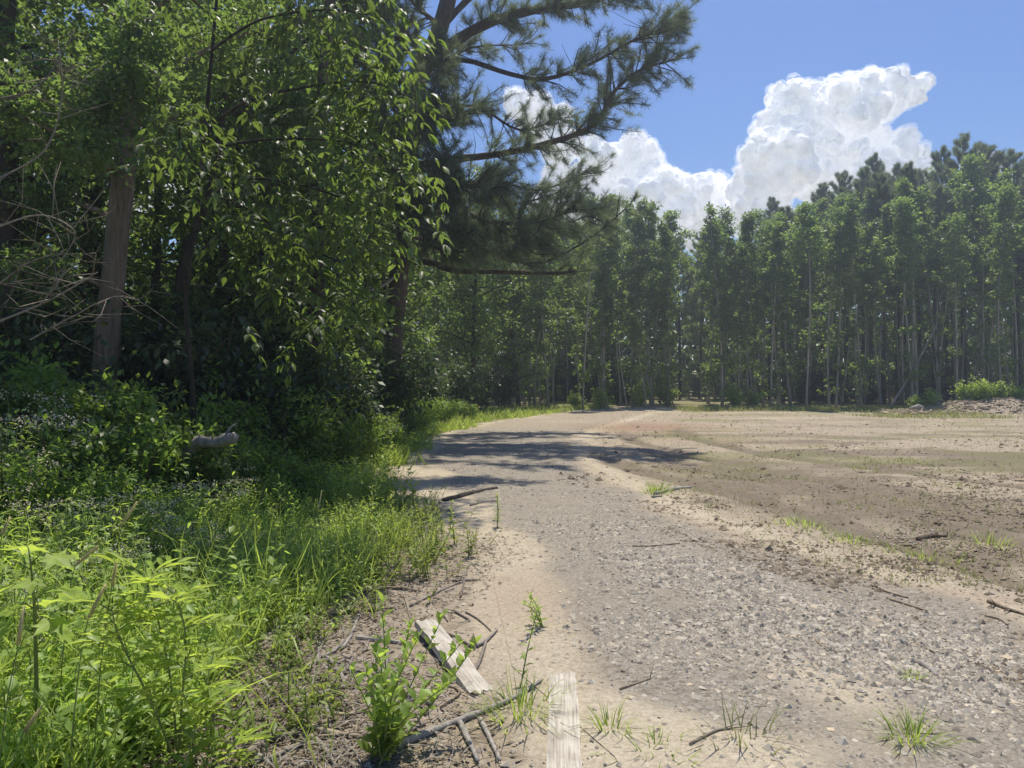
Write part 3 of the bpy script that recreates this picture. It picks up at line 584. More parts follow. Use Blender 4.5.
# ------------------------------------------------------------------ big pine beside the road
KP = 1.42; base = np.array([-3.85, 23.4, float(gh(-3.85, 23.4))])
root = thing('big_pine', 'large spreading pine with crooked heavy limbs reaching over the gravel road', 'pine tree', base)
mb = MB()
tp = [base - np.array([0, 0, .1])] + [P(a, b, Y * KP) for a, b, Y in [(388, 400, 16.4), (394, 330, 16.2), (401, 250, 16), (408, 160, 16), (417, 85, 16), (436, 40, 15.9), (452, -20, 15.9), (458, -100, 16.1), (470, -190, 16.2), (470, -300, 16.3)]]
tp = smooth_path(tp, 4); tube(mb, tp, np.interp(np.linspace(0, 1, len(tp)), [0, .04, .3, .55, .8, 1], [.44, .31, .29, .27, .20, .05]), 12, .5, 0, .07)
mb.build('trunk', M['bark_pine'], root, base)
limbs = [ # (pixel polyline with depth), radius, bareness of start, tufts
    ([(420, 75, 16), (452, 44, 15.6), (490, 22, 15.2), (535, 10, 14.8), (590, 2, 14.6), (630, -14, 14.4), (655, -30, 14.3)], .15, .35, 460),
    ([(412, 66, 16), (462, 60, 15.5), (510, 74, 15), (545, 79, 14.8), (590, 64, 14.7), (630, 42, 14.6), (655, 32, 14.5), (674, 22, 14.5)], .06, .45, 330),
    ([(407, 168, 16), (450, 160, 15.8), (505, 153, 15.6), (555, 141, 15.4), (595, 124, 15.3), (614, 92, 15.2), (640, 70, 15.1), (668, 62, 15)], .10, .30, 420),
    ([(404, 205, 16), (430, 214, 15.4), (460, 210, 15), (490, 222, 14.7), (540, 222, 14.4), (580, 205, 14.3)], .06, .3, 300),
    ([(402, 228, 16), (448, 226, 16.3), (476, 246, 16.5), (509, 260, 16.6), (545, 262, 16.7), (590, 238, 16.8), (630, 205, 17)], .055, .6, 90),
    ([(399, 262, 16), (430, 262, 15.7), (452, 270, 15.5), (500, 272, 15.2), (560, 273, 15), (580, 268, 15)], .10, .75, 45),
    ([(410, 120, 16), (440, 108, 16.6), (480, 108, 17.2), (520, 130, 17.6), (560, 118, 18)], .06, .3, 240),
    ([(405, 190, 16), (440, 190, 17), (490, 180, 17.8), (540, 190, 18.4), (590, 170, 18.8)], .06, .3, 260),
    ([(440, 30, 15.9), (480, -10, 16), (540, -30, 16), (610, -35, 16), (660, -20, 16)], .09, .3, 330),
    ([(450, -20, 16), (500, -60, 16.5), (570, -85, 17)], .08, .3, 240),
    ([(425, 60, 16), (395, 20, 15.5), (360, -10, 15.2), (320, -20, 15)], .08, .2, 260),
    ([(408, 150, 16), (385, 120, 15.3), (350, 100, 14.8), (310, 90, 14.6)], .06, .2, 200),
    ([(404, 210, 16), (380, 200, 16.6), (340, 190, 17.2), (300, 200, 17.6)], .06, .2, 180),
    ([(460, -110, 16.1), (420, -150, 15), (380, -170, 14)], .07, .2, 160),
    ([(462, -120, 16.1), (530, -160, 15), (590, -190, 14.5)], .07, .2, 180),
    ([(430, 45, 16), (445, 60, 15), (440, 90, 14.6), (430, 120, 14.5)], .04, .05, 260),
    ([(420, 70, 16), (400, 40, 15.2), (375, 35, 14.6), (340, 30, 14.4)], .04, .05, 220),
    ([(405, 190, 16), (392, 170, 15), (380, 150, 14.5), (400, 120, 14.3)], .04, .05, 260),
    ([(404, 230, 16), (415, 215, 15), (430, 190, 14.6), (445, 160, 14.4)], .04, .05, 260),
    ([(402, 250, 16), (425, 245, 15.2), (455, 252, 14.8), (500, 248, 14.6), (540, 242, 14.6)], .04, .15, 320),
    ([(406, 175, 16.2), (450, 195, 17.4), (510, 205, 18.2), (565, 190, 18.8)], .05, .2, 320),
    ([(412, 95, 16), (400, 80, 15), (380, 70, 14.5), (350, 60, 14.2)], .05, .1, 220),
    ([(408, 140, 16), (425, 128, 15), (450, 120, 14.4), (475, 112, 14)], .04, .1, 220),
    ([(406, 180, 16), (425, 186, 15), (455, 185, 14.4), (500, 190, 14)], .04, .15, 300),
    ([(404, 215, 16), (420, 225, 15), (440, 235, 14.5), (470, 228, 14.2)], .04, .15, 220),
    ([(403, 235, 16), (440, 240, 17), (500, 230, 17.6), (560, 225, 18), (600, 210, 18.3)], .05, .25, 330),
    ([(418, 80, 16), (440, 70, 16.8), (470, 48, 17.4), (520, 45, 18)], .05, .25, 200),
    ([(440, 25, 15.9), (420, 10, 15), (400, -5, 14.6), (370, 20, 14.3)], .05, .1, 220),
    ([(470, -220, 16.2), (440, -260, 16.5), (520, -280, 16.5)], .05, .1, 200),
]
for pl, r, bare, nt_ in limbs:
    pts = smooth_path([P(a, b, Y * KP) for a, b, Y in pl], 4); s = np.linspace(0, 1, len(pts))
    lb = MB(); tube(lb, pts, 1.1 * r * (1 - s) ** .7 + .012, 8, .5, 0, .1)
    cs, ds, mi_ = [], [], 0
    ntw = max(6, int(nt_ / 4.0))
    for q in range(ntw):
        f = bare * .7 + (1 - bare * .7) * rng.random() ** .85; p0 = np.array([np.interp(f, s, pts[:, k]) for k in range(3)])
        tan_ = nrm(np.array([np.interp(min(1, f + .05), s, pts[:, k]) for k in range(3)]) - np.array([np.interp(max(0, f - .05), s, pts[:, k]) for k in range(3)]))
        d = nrm(tan_ * .8 + rdir(1)[0] * .9 + np.array([0, 0, .12])); ln = rng.uniform(.3, 1.25)
        e = p0 + d * ln + np.array([0, 0, rng.uniform(-.3, .15) * ln]); mid = p0 + d * ln * .55 + rng.normal(0, .05, 3)
        tube(lb, [p0, mid, e], [.02, .013, .007], 4, .35)
        m = 9; w = rng.uniform(.35, 1.02, m)[:, None]
        c = p0 * (1 - w) + e * w; td = nrm(d + rdir(m) * .9 + np.array([0, 0, .25])); c = c + td * rng.uniform(.02, .22, (m, 1)); cs.append(c); ds.append(td)
    for q in range(int(6 + 8 * bare)):      # bare dead twigs near the trunk
        f = rng.uniform(.1, .9); p0 = np.array([np.interp(f, s, pts[:, k]) for k in range(3)]); d = rdir(1, -.6, .6)[0]; ln = rng.uniform(.3, 1.3)
        tube(lb, [p0, p0 + d * ln * .5 + rng.normal(0, .04, 3), p0 + d * ln + rng.normal(0, .08, 3)], [.012, .008, .004], 4, .5)
    lo = lb.build('limb', M['bark_pine'], root, base)
    nb_ = MB(); tufts(nb_, np.concatenate(cs), np.concatenate(ds), 26, .25, .008, spread=1.0); no = nb_.build('needles', M['needle'], lo)
    no.data.transform(__import__('mathutils').Matrix.Translation(tuple(-base)))
mb = MB(); pts = smooth_path([P(400, 272, 22.5), P(385, 284, 21), P(370, 290, 20), P(342, 294, 19.5)], 4); tube(mb, pts, np.linspace(.05, .015, len(pts)), 6)
mb.build('dead_limb', M['deadwood'], root, base)

# ------------------------------------------------------------------ near trunk with small-leaved crown
def limb_tree(name, label, trunk_px, rads, bark, limbs, leafm, L, W, nl, clump=.25, T=T_DIAMOND, seg=.22):
    tp = smooth_path([P(*q) for q in trunk_px], 4); b = tp[0].copy(); b[2] = gh(b[0], b[1]); tp[0][2] = b[2] - .1
    root = thing(name, label, 'tree', b); mb = MB(); tube(mb, tp, np.interp(np.linspace(0, 1, len(tp)), np.linspace(0, 1, len(rads)), rads), 12, .5, 0, .06); mb.build('trunk', bark, root, b)
    cb = MB(); cs = []
    for pl, r in limbs:
        pts = smooth_path([P(*q) for q in pl], 5); s = np.linspace(0, 1, len(pts)); tube(cb, pts, r * (1 - s) ** .8 + .005, 6, .5, 1)
        ln = np.linalg.norm(np.diff(pts, axis=0), axis=1).sum(); m = int(ln / seg * 2.2)
        for q in range(m):
            f = .12 + .9 * rng.random() ** .8; f = min(f, 1); p0 = np.array([np.interp(f, s, pts[:, k]) for k in range(3)]); d = nrm(rdir(1)[0] + np.array([0, 0, .1])); l = rng.uniform(.2, .75) * min(1.2, .4 + ln * .25)
            tube(cb, [p0, p0 + d * l * .6 + rng.normal(0, .03, 3), p0 + d * l], [.009, .006, .003], 4, .5, 1)
            w = rng.uniform(.3, 1.05, 4)[:, None]; cs.append(p0 * (1 - w) + (p0 + d * l) * w)
    c = np.concatenate(cs); leafball(cb, c, clump * rng.uniform(.5, 1.2, len(c)), max(2, nl // len(c)), L, W, T); cb.build('crown', [leafm, bark], root, b); return root
limb_tree('oak_tree', 'grey-barked tree with straight near trunk rising from the shrubs', [(102, 470, 10), (106, 350, 10), (113, 280, 10), (121, 200, 10), (133, 100, 10), (148, 0, 10), (165, -120, 10.2), (175, -260, 10.4)], [.19, .155, .145, .14, .13, .12, .10, .04], M['bark_grey'],
    [([(122, 190, 10), (80, 120, 9.6), (30, 60, 9.4), (-30, 30, 9.2)], .05), ([(118, 220, 10), (70, 200, 10.5), (20, 190, 11), (-30, 190, 11.3)], .04), ([(130, 120, 10), (190, 60, 10.4), (260, 30, 10.8), (330, 20, 11.2)], .05),
     ([(140, 60, 10), (100, 0, 9.7), (50, -40, 9.6)], .05), ([(146, 20, 10), (200, -30, 10), (270, -50, 10)], .05), ([(126, 150, 10), (170, 120, 11), (230, 110, 12), (300, 120, 12.5)], .04), ([(155, -60, 10.1), (90, -120, 10.5)], .05), ([(160, -90, 10.1), (240, -130, 10.5), (310, -140, 10.8)], .05),
     ([(124, 170, 10), (90, 160, 8.9), (50, 130, 8.2), (0, 110, 7.9)], .035), ([(165, -120, 10.2), (150, -200, 10.4), (120, -260, 10.6)], .04), ([(112, 290, 10), (60, 270, 9.6), (10, 265, 9.4)], .025), ([(140, 60, 10), (150, 70, 9.2), (160, 110, 8.8), (150, 150, 8.6)], .03), ([(133, 100, 10), (120, 90, 9), (100, 110, 8.6), (85, 150, 8.4)], .03), ([(148, 0, 10), (140, 20, 9), (130, 50, 8.7), (110, 60, 8.5)], .03)],
    M['leaf_wood'], .08, .048, 24000, .24)

# hickory whose big compound leaves hang into view
b = np.array([-3.55, 8.6, 0.0]); b[2] = gh(b[0], b[1]); root = thing('hickory_tree', 'young hickory with broad hanging leaves lit yellow-green from behind', 'tree', b)
mb = MB(); tp = smooth_path([b - np.array([0, 0, .1])] + [P(*q) for q in [(193, 400, 8.6), (186, 300, 8.6), (196, 220, 8.5), (206, 120, 8.4), (214, 30, 8.3), (222, -60, 8.2), (230, -130, 8.2)]], 4)
tube(mb, tp, np.linspace(.034, .010, len(tp)), 9, .3, 0, .05); mb.build('trunk', M['bark_dark'], root, b)
hl = [([(196, 210, 8.5), (240, 180, 8.0), (300, 185, 7.5), (360, 205, 7.1), (388, 218, 7.0)], .03, 46), ([(205, 130, 8.4), (250, 100, 7.9), (320, 85, 7.4), (370, 82, 7.0), (405, 96, 6.8)], .035, 56),
      ([(192, 260, 8.5), (230, 230, 7.9), (280, 240, 7.4), (340, 262, 7.0), (365, 282, 6.9)], .025, 46), ([(212, 50, 8.3), (260, 20, 7.8), (330, 10, 7.3), (390, 20, 7.0)], .03, 48),
      ([(200, 170, 8.4), (180, 140, 7.6), (185, 120, 7.0), (200, 130, 6.6)], .02, 30), ([(203, 150, 8.4), (260, 140, 7.8), (330, 140, 7.5), (370, 150, 7.2), (400, 168, 7.1)], .03, 48), ([(215, 20, 8.3), (180, -10, 7.8), (150, -20, 7.4)], .02, 24),
      ([(194, 235, 8.5), (215, 200, 7.6), (240, 205, 7.0), (270, 225, 6.7)], .02, 34), ([(220, -50, 8.2), (290, -80, 7.8), (370, -80, 7.4)], .03, 36), ([(190, 285, 8.6), (240, 290, 8.2), (300, 300, 7.9), (330, 318, 7.8)], .02, 26)]
cb = MB(); pb, pd = [], []
for pl, r, nc in hl:
    pts = smooth_path([P(*q) for q in pl], 5); s = np.linspace(0, 1, len(pts)); tube(cb, pts, .42 * r * (1 - s) ** .7 + .003, 6, .4, 1)
    for q in range(int(nc * 1.4)):
        f = .25 + .76 * rng.random() ** .7; f = min(f, 1); p0 = np.array([np.interp(f, s, pts[:, k]) for k in range(3)]) + rng.normal(0, .2, 3)
        d = nrm(rdir(1)[0] * np.array([1, 1, .4]) + np.array([.15, -.1, -.45])); Lr = rng.uniform(.22, .38); sd = nrm(np.cross(d, [0, 0, 1]) + 1e-6); t_ = np.linspace(0, 1, 4)[:, None]
        rp = p0 + d * Lr * t_ + np.array([0, 0, -.09]) * t_ ** 2; tube(cb, rp, [.003, .0025, .002, .0015], 3, .5, 1)
        for f2, sg in [(.35, -1), (.35, 1), (.68, -1), (.68, 1), (1, -.35), (1, .35), (1, 0)]:
            pb.append(p0 + d * Lr * f2 + np.array([0, 0, -.09 * f2 ** 2])); pd.append(nrm(d * (.7 + .5 * f2) + sd * sg * .9 + np.array([0, 0, -.25]) + rng.normal(0, .12, 3)))
pb, pd = np.array(pb), np.array(pd); n = len(pb); sc_ = rng.uniform(.5, 1.3, n)
inst(cb, T_LEAF, pb, pd, nrm(rdir(n) * .35 + np.array([0, 0, 1])), .128 * sc_, .052 * sc_, np.clip(np.repeat(rng.random(n // 7) ** 2.2, 7) * .8 + .5 * sstep(-2.2, -.9, pb[:, 0]) + rng.normal(0, .08, n), 0, 1)); cb.build('crown', [M['leaf_hickory'], M['bark_dark']], root, b)  # leaves towards the road brightened in colour, standing in for backlight

# ------------------------------------------------------------------ roadside wood on the near side
woods = [(-7.6, 12.0, 12.5), (-10.5, 15.0, 13), (-6.3, 15.5, 11.5), (-9.0, 20, 13), (-13, 19, 14), (-5.0, 21.5, 12), (-7.2, 26, 13), (-12, 27, 14), (-4.2, 28, 12.5), (-9.5, 33, 14), (-5.6, 34.5, 13), (-1.8, 37, 12), (-15.5, 14, 13), (-5.4, 25.5, 10),
         (-7, 41, 14), (-2.5, 43, 13), (-13, 40, 14), (0.4, 42.5, 11), (-4.8, 12.3, 7.5), (-17, 30, 15), (-20, 22, 15), (-10.8, 10.2, 11), (-4.4, 15.2, 7.5), (-5.3, 17.5, 9.5), (-8.6, 13.5, 6.5), (-6.0, 11.3, 6), (-3.4, 13.0, 6.2)]
wl = ['dark leafy tree behind the grey trunk', 'tall leafy tree deep in the roadside wood', 'leafy tree between the hickory and the big pine', 'shaded leafy tree inside the roadside wood']
for i, (x, y, H) in enumerate(woods):
    lab = {2: 'leafy tree filling the shade between the hickory and the big pine', 13: 'small dense tree right behind the big pine trunk', 18: 'low dense tree in deep shade behind the young hickory', 11: 'leafy tree standing over the far grass verge before the bend', 17: 'bright-leaved tree beside the far end of the grass verge', 0: 'broad leafy tree directly behind the grey near trunk'}.get(i, 'shaded leafy tree inside the roadside wood behind the near trees')
    o = dup(bushy[i % 4], (x, y, gh(x, y) - .05), rng.uniform(0, 6), 1, lab, 'leafy trees of the roadside wood'); s = H / 11; o.scale = (s * .95, s * .95, s)
limb_tree('added_shade_tree', 'added slim leafy tree with boughs out of view shading the track', [(262, 440, 14.2), (262, 300, 14.2), (272, 150, 14.1), (290, 0, 14.0), (320, -130, 13.8), (345, -230, 13.6)], [.10, .09, .08, .07, .05, .02], M['bark_dark'], [([(300, -60, 13.9), (360, -110, 13.4), (440, -130, 13), (500, -130, 12.8)], .04), ([(330, -180, 13.6), (400, -180, 13.3), (460, -170, 13), (500, -180, 12.8)], .04), ([(310, -100, 13.9), (400, -140, 14), (460, -150, 14.2), (510, -130, 14.4)], .04), ([(325, -150, 13.8), (390, -100, 15), (470, -85, 15.8), (560, -90, 16.2)], .04), ([(325, -150, 13.8), (380, -130, 15.4), (450, -120, 16.4), (530, -110, 17)], .04), ([(318, -125, 13.8), (360, -60, 15), (420, -60, 15.6), (470, -75, 16)], .03), ([(340, -210, 13.6), (430, -230, 13.9), (480, -240, 14.2)], .03), ([(320, -130, 13.8), (400, -190, 13.6), (450, -210, 13.4), (490, -190, 13.3)], .04), ([(282, 60, 14), (330, 20, 14.2), (380, -30, 14.4), (430, -70, 14.4)], .03), ([(340, -210, 13.6), (400, -260, 13), (450, -270, 12.6)], .03), ([(276, 110, 14.1), (310, 100, 14.6), (350, 110, 15)], .025), ([(268, 200, 14.1), (310, 190, 14), (350, 200, 13.9)], .02)], M['leaf_wood'], .12, .07, 30000, .34)  # tree added to shade the track, its upper boughs above the view
# bare trunks showing through the shade
for k, (pl, Y, r, lab) in enumerate([([(312, 440), (314, 380), (318, 300), (316, 200), (322, 90), (330, 0)], 13.5, .15, 'rough shaded pine trunk between the hickory and the big pine'), ([(172, 420), (178, 290), (196, 230), (215, 170), (225, 90)], 11.5, .07, 'thin dark trunk slanting beside the grey-barked tree'),
                                     ([(150, 420), (155, 300), (158, 200), (160, 90)], 13.5, .09, 'straight thin trunk in shade just behind the grey-barked tree'), ([(95, 420), (93, 300), (96, 200), (100, 80)], 12, .13, 'dark trunk half hidden by the grey-barked tree'), ([(5, 420), (8, 250), (4, 120), (10, 0)], 11, .14, 'dark trunk at the very picture edge behind dead twigs')]):
    pts = smooth_path([P(a, c, Y) for a, c in pl], 4); b = pts[0].copy(); b[2] = gh(b[0], b[1]); pts = np.concatenate([b[None] - np.array([[0, 0, .1]]), pts])
    rt = thing('shaded_tree', lab, 'tree', b, 'trunks in the shade of the wood'); mb = MB(); tube(mb, pts, np.linspace(r * 1.1, r * .55, len(pts)), 9, .55, 0, .07); mb.build('trunk', M['bark_dark'] if k != 0 else M['bark_pine'], rt, b)
    cb = MB(); c = pts[-1] + rdir(60) * rng.random((60, 1)) * np.array([1.6, 1.6, 1.2]) + np.array([0, 0, .6]); leafball(cb, c, .3, 30, .09, .055); cb.build('crown', M['leaf_wood'], rt, b)

# dead brush: bare twiggy branches among the near thicket
for k, (pl, r, lab) in enumerate([([(-10, 325, 7), (50, 300, 7.1), (98, 272, 7.2)], .014, 'long pale dead branch running up towards the grey trunk'), ([(-10, 230, 6.6), (40, 215, 6.8), (75, 232, 7), (60, 262, 7)], .010, 'curved bare twig looping at the picture edge'), ([(-8, 100, 7), (40, 85, 7.2), (75, 30, 7.4)], .012, 'bare brown branch rising among backlit leaves'),
                                  ([(-5, 180, 6.8), (45, 150, 7), (62, 95, 7.1), (58, 40, 7.2)], .010, 'upright bare twig spray in the upper thicket'), ([(30, 340, 7), (70, 318, 7.1), (125, 296, 7.3), (180, 330, 7.6)], .008, 'thin arching dead stem crossing before the grey trunk'), ([(-8, 290, 6.5), (30, 262, 6.6), (66, 252, 6.8)], .009, 'dead stick pointing out above the undergrowth')]):
    pts = smooth_path([P(*q) for q in pl], 5); s = np.linspace(0, 1, len(pts)); mb = MB(); tube(mb, pts, r * (1 - .7 * s), 6)
    for q in range(16):
        f = rng.uniform(.1, 1); p0 = np.array([np.interp(f, s, pts[:, j]) for j in range(3)]); d = nrm(rdir(1)[0] + np.array([.2, 0, .1])); l = rng.uniform(.15, .7); p1 = p0 + d * l * .5 + rng.normal(0, .04, 3); p2 = p0 + d * l + rng.normal(0, .06, 3)
        tube(mb, [p0, p1, p2], [r * .45, r * .3, .0015], 4)
        d2 = nrm(d + rdir(1)[0] * .8); tube(mb, [p1, p1 + d2 * l * .35], [r * .25, .001], 3)
    tag(mb.build('dead_branch', M['twig'], None, pts[0]), lab, 'branch', 'dead branches in the near thicket')

# ------------------------------------------------------------------ shrubs of the verge
def shrub_at(px, Y, s, lab, grp='shrubs along the wood edge', pr=None, z=0):
    X = (px - 512) / F * Y; return dup(pr or sh[int(rng.integers(4))], (X, Y, gh(X, Y) + z), rng.uniform(0, 6.3), s, lab, grp)
edge_shrubs = [(20, 8.0, 1.15), (75, 8.6, 1.05), (-30, 7.6, 1.1), (60, 7.2, .8), (130, 7.6, .85), (120, 8.6, 1.0), (165, 8.3, .75), (262, 9.0, .7), (205, 9.6, 1.1), (262, 10.0, 1.1), (300, 10.6, 1.15), (335, 11.5, .9), (355, 13, .8), (372, 14.6, .75), (392, 15.6, .7), (320, 13, 1.3), (265, 11.8, 1.5), (350, 15.5, 1.3), (385, 18, 1.1), (405, 19, .8),
               (415, 21, .8), (425, 24, .9), (445, 27, .8), (468, 30, .7), (160, 10.5, 1.5), (90, 10.3, 1.4), (20, 10, 1.5), (410, 26, 1.6), (430, 31, 1.7), (455, 35, 1.6), (395, 24, 1.8), (300, 8.6, .5), (275, 7.9, .4), (165, 6.8, .45), (90, 6.3, .55), (0, 6.2, .7), (183, 8.3, .85)]
es_lab = ['tall round shrub at the picture edge below the dead twigs', 'bushy shrub at the foot of the grey-barked trunk', None, 'low shrub in front of the grey-barked trunk', 'spreading green shrub between the grey trunk and the pale log', 'dense shrub just beside the grey trunk base', 'fern-green shrub left of the pale fallen log'.replace(' left of', ' beside'), 'dark shrub behind the pale fallen log']
for i, (px, Y, s) in enumerate(edge_shrubs):
    lab = es_lab[i] if i < len(es_lab) and es_lab[i] else ('shaded shrub in the dark belt under the roadside trees' if s > .95 else 'low leafy shrub in the belt along the wood edge')
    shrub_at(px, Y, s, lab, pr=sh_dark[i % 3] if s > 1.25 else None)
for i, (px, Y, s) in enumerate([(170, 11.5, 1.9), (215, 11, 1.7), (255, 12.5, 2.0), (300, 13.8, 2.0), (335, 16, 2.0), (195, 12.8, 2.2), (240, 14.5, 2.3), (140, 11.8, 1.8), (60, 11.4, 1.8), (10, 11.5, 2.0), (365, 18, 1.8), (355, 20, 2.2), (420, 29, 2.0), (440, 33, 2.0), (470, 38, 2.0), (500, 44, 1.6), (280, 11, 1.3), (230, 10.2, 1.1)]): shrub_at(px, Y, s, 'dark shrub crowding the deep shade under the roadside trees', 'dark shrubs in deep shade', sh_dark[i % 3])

# ------------------------------------------------------------------ ground cover of the verge (uncountable)
def verge_points(n, y0, y1, dmin, dmax, clump_s=.6, thr=.35):
    x, y = scatter(n, y0, y1, 0, 1); d = dmin + (dmax - dmin) * rng.random(n) ** 1.2; x = edge(y) - d + (fbm(np.zeros(n), y, .9, 3, 83) - .46) * 1.5 + (rng.random(n) < .12) * rng.random(n) * .55
    k = (fbm(x, y, clump_s, 3, 63) > thr) & (x > -y * .74 - .4); return x[k], y[k]
# grass
mb = MB(); x, y = verge_points(24000, 2.5, 16, -.1, 5.5, .8, .40); n = len(x); d = nrm(rdir(n, .4, 1) + np.array([0, 0, .8]))
inst_blades(mb, np.stack([x, y, gh(x, y)], 1), d, nrm(rdir(n) + np.array([0, 0, .4])), rng.uniform(.15, .5, n), rng.uniform(.006, .014, n))
x, y = verge_points(2600, 2.5, 6, .1, 3.2, .5, .42); n = len(x); inst_blades(mb, np.stack([x, y, gh(x, y)], 1), nrm(rdir(n, .2, 1) + np.array([0, 0, .7])), rdir(n), rng.uniform(.45, .85, n), rng.uniform(.008, .016, n))
x, y = verge_points(15000, 14, 46, 0, 4.5, 1.5, .36); n = len(x); d = nrm(rdir(n, .4, 1) + np.array([0, 0, .8])); inst_blades(mb, np.stack([x, y, gh(x, y)], 1), d, rdir(n), rng.uniform(.2, .5, n), rng.uniform(.02, .035, n))
tag(mb.build('grass', M['grass']), 'green grass growing through the roadside verge', 'grass', kind='stuff')
# leafy weeds
def weeds(mb, x, y, h, m, L, W, T=T_LEAF, mi=0, stem_mi=1, tilt=.25, pitch=(.1, .9), stems=True):
    n = len(x); z = gh(x, y); dirs = nrm(rdir(n) * tilt + np.array([0, 0, 1])); t = (np.arange(m) + .5) / m
    t = np.clip(t[None] + rng.uniform(-.5 / m, .5 / m, (n, m)), .05, 1)
    B = np.stack([x, y, z], 1)[:, None] + dirs[:, None] * (t * h[:, None])[..., None]
    az = np.arange(m)[None] * 2.4 + rng.uniform(0, 6.28, (n, 1)) + rng.uniform(-.4, .4, (n, m)); el = rng.uniform(*pitch, (n, m))
    D = np.stack([np.cos(az) * np.cos(el), np.sin(az) * np.cos(el), np.sin(el)], -1)
    s = (1.1 - .55 * t) * rng.uniform(.8, 1.2, (n, m)) * np.clip(h[:, None] / h.mean(), .6, 1.5)
    v = np.clip(rng.random((n, 1)) * .6 + .4 * t + rng.normal(0, .08, (n, m)), 0, 1)
    inst(mb, T, B.reshape(-1, 3), D.reshape(-1, 3), nrm(rdir(n * m) * .3 + np.array([0, 0, 1])), (L * s).ravel(), (W * s).ravel(), v.ravel(), mi)
    if stems:
        S = (np.array([[-.5, 0, 0], [.5, 0, 0], [.3, 1, 0], [-.3, 1, 0]]), np.array([[0, 1, 2, 3]]))
        inst(mb, S, np.stack([x, y, z], 1), dirs, rdir(n), h, .007, None, stem_mi)
mb = MB(); x, y = verge_points(1900, 2.6, 9, .12, 4.5, .7, .36); weeds(mb, x, y, rng.uniform(.25, .75, len(x)) * (1 - .25 * sstep(5, 9, y)) * (.5 + .5 * sstep(.3, 1.5, edge(y) - x)), 20, .085, .022, tilt=.5, pitch=(-.3, 1.2))
x, y = verge_points(3400, 4.2, 10, .05, 2.6, .5, .34); weeds(mb, x, y, rng.uniform(.1, .42, len(x)), 15, .045, .020, tilt=.8, pitch=(-.2, 1.1))
x, y = verge_points(1500, 8.5, 24, .2, 4, .9, .34); weeds(mb, x, y, rng.uniform(.2, .6, len(x)), 18, .10, .04, T_DIAMOND)
x, y = verge_points(700, 2.6, 5, .15, 2.6, .6, .3); weeds(mb, x, y, rng.uniform(.2, .6, len(x)), 10, .09, .045, tilt=.6)
x, y = verge_points(420, 2.6, 5.5, .15, 2.8, .5, .38); weeds(mb, x, y, rng.uniform(.25, .7, len(x)), 7, .06, .06, T_LOBED, tilt=.6, pitch=(-.3, .8))
x, y = verge_points(500, 2.6, 7, .1, 3, .5, .42); n = len(x); tw_ = (np.array([[-.5, 0, 0], [.5, 0, 0], [.2, 1, 0], [-.2, 1, 0]]), np.array([[0, 1, 2, 3]])); inst(mb, tw_, np.stack([x, y, gh(x, y)], 1), nrm(rdir(n, .1, 1) + np.array([0, 0, .4])), rdir(n), rng.uniform(.3, .75, n), .005, None, 2)
tag(mb.build('undergrowth', [M['leaf_weed'], M['stem'], M['twig']]), 'tangled green weeds covering the roadside verge', 'undergrowth', kind='stuff')
# thin sprinkling of bright seedlings along the dirt margin
mb = MB(); x, y = verge_points(420, 3.2, 9.5, -.5, .4, .5, .46); weeds(mb, x, y, rng.uniform(.05, .22, len(x)), 8, .045, .018, tilt=.7)
x, y = verge_points(420, 5.6, 9.5, -.45, .5, .5, .38); weeds(mb, x, y, rng.uniform(.12, .42, len(x)), 12, .05, .017, tilt=.5)
tag(mb.build('weeds', [M['leaf_gold'], M['stem']]), 'yellow-green seedlings sprouting along the dirt margin', 'weeds', kind='stuff')
# leaf litter and wood chips
mb = MB(); x, y = scatter(34000, 2.7, 8, -2.6, .8); d = edge(y) - x; k = (d > -1.15) & (d < .7) & (rng.random(len(x)) < sstep(-1.25, -.2, d) * .92 + .08); x, y = x[k], y[k]; n = len(x)
a = rng.uniform(0, 6.28, n); dd = np.stack([np.cos(a), np.sin(a), rng.uniform(-.12, .22, n)], 1)
inst(mb, T_DIAMOND, np.stack([x, y, gh(x, y) + .008], 1), dd, nrm(rdir(n) * .35 + np.array([0, 0, 1])), rng.uniform(.015, .07, n), rng.uniform(.004, .018, n))
x, y = scatter(9000, 2.7, 8, -2.6, .9); d = edge(y) - x; k = (d > -1.3) & (d < .6) & (rng.random(len(x)) < sstep(-1.3, -.3, d)); x, y = x[k], y[k]; n = len(x); a = rng.uniform(0, 6.28, n); dd = np.stack([np.cos(a), np.sin(a), rng.uniform(-.05, .16, n)], 1)
inst(mb, T_DIAMOND, np.stack([x, y, gh(x, y) + .012], 1), dd, nrm(rdir(n) * .4 + np.array([0, 0, 1])), rng.uniform(.05, .22, n), rng.uniform(.003, .007, n), None, 1)
tag(mb.build('litter', [M['debris'], M['deadwood']]), 'brown bark chips and dead leaves littering the dirt', 'litter', kind='stuff')
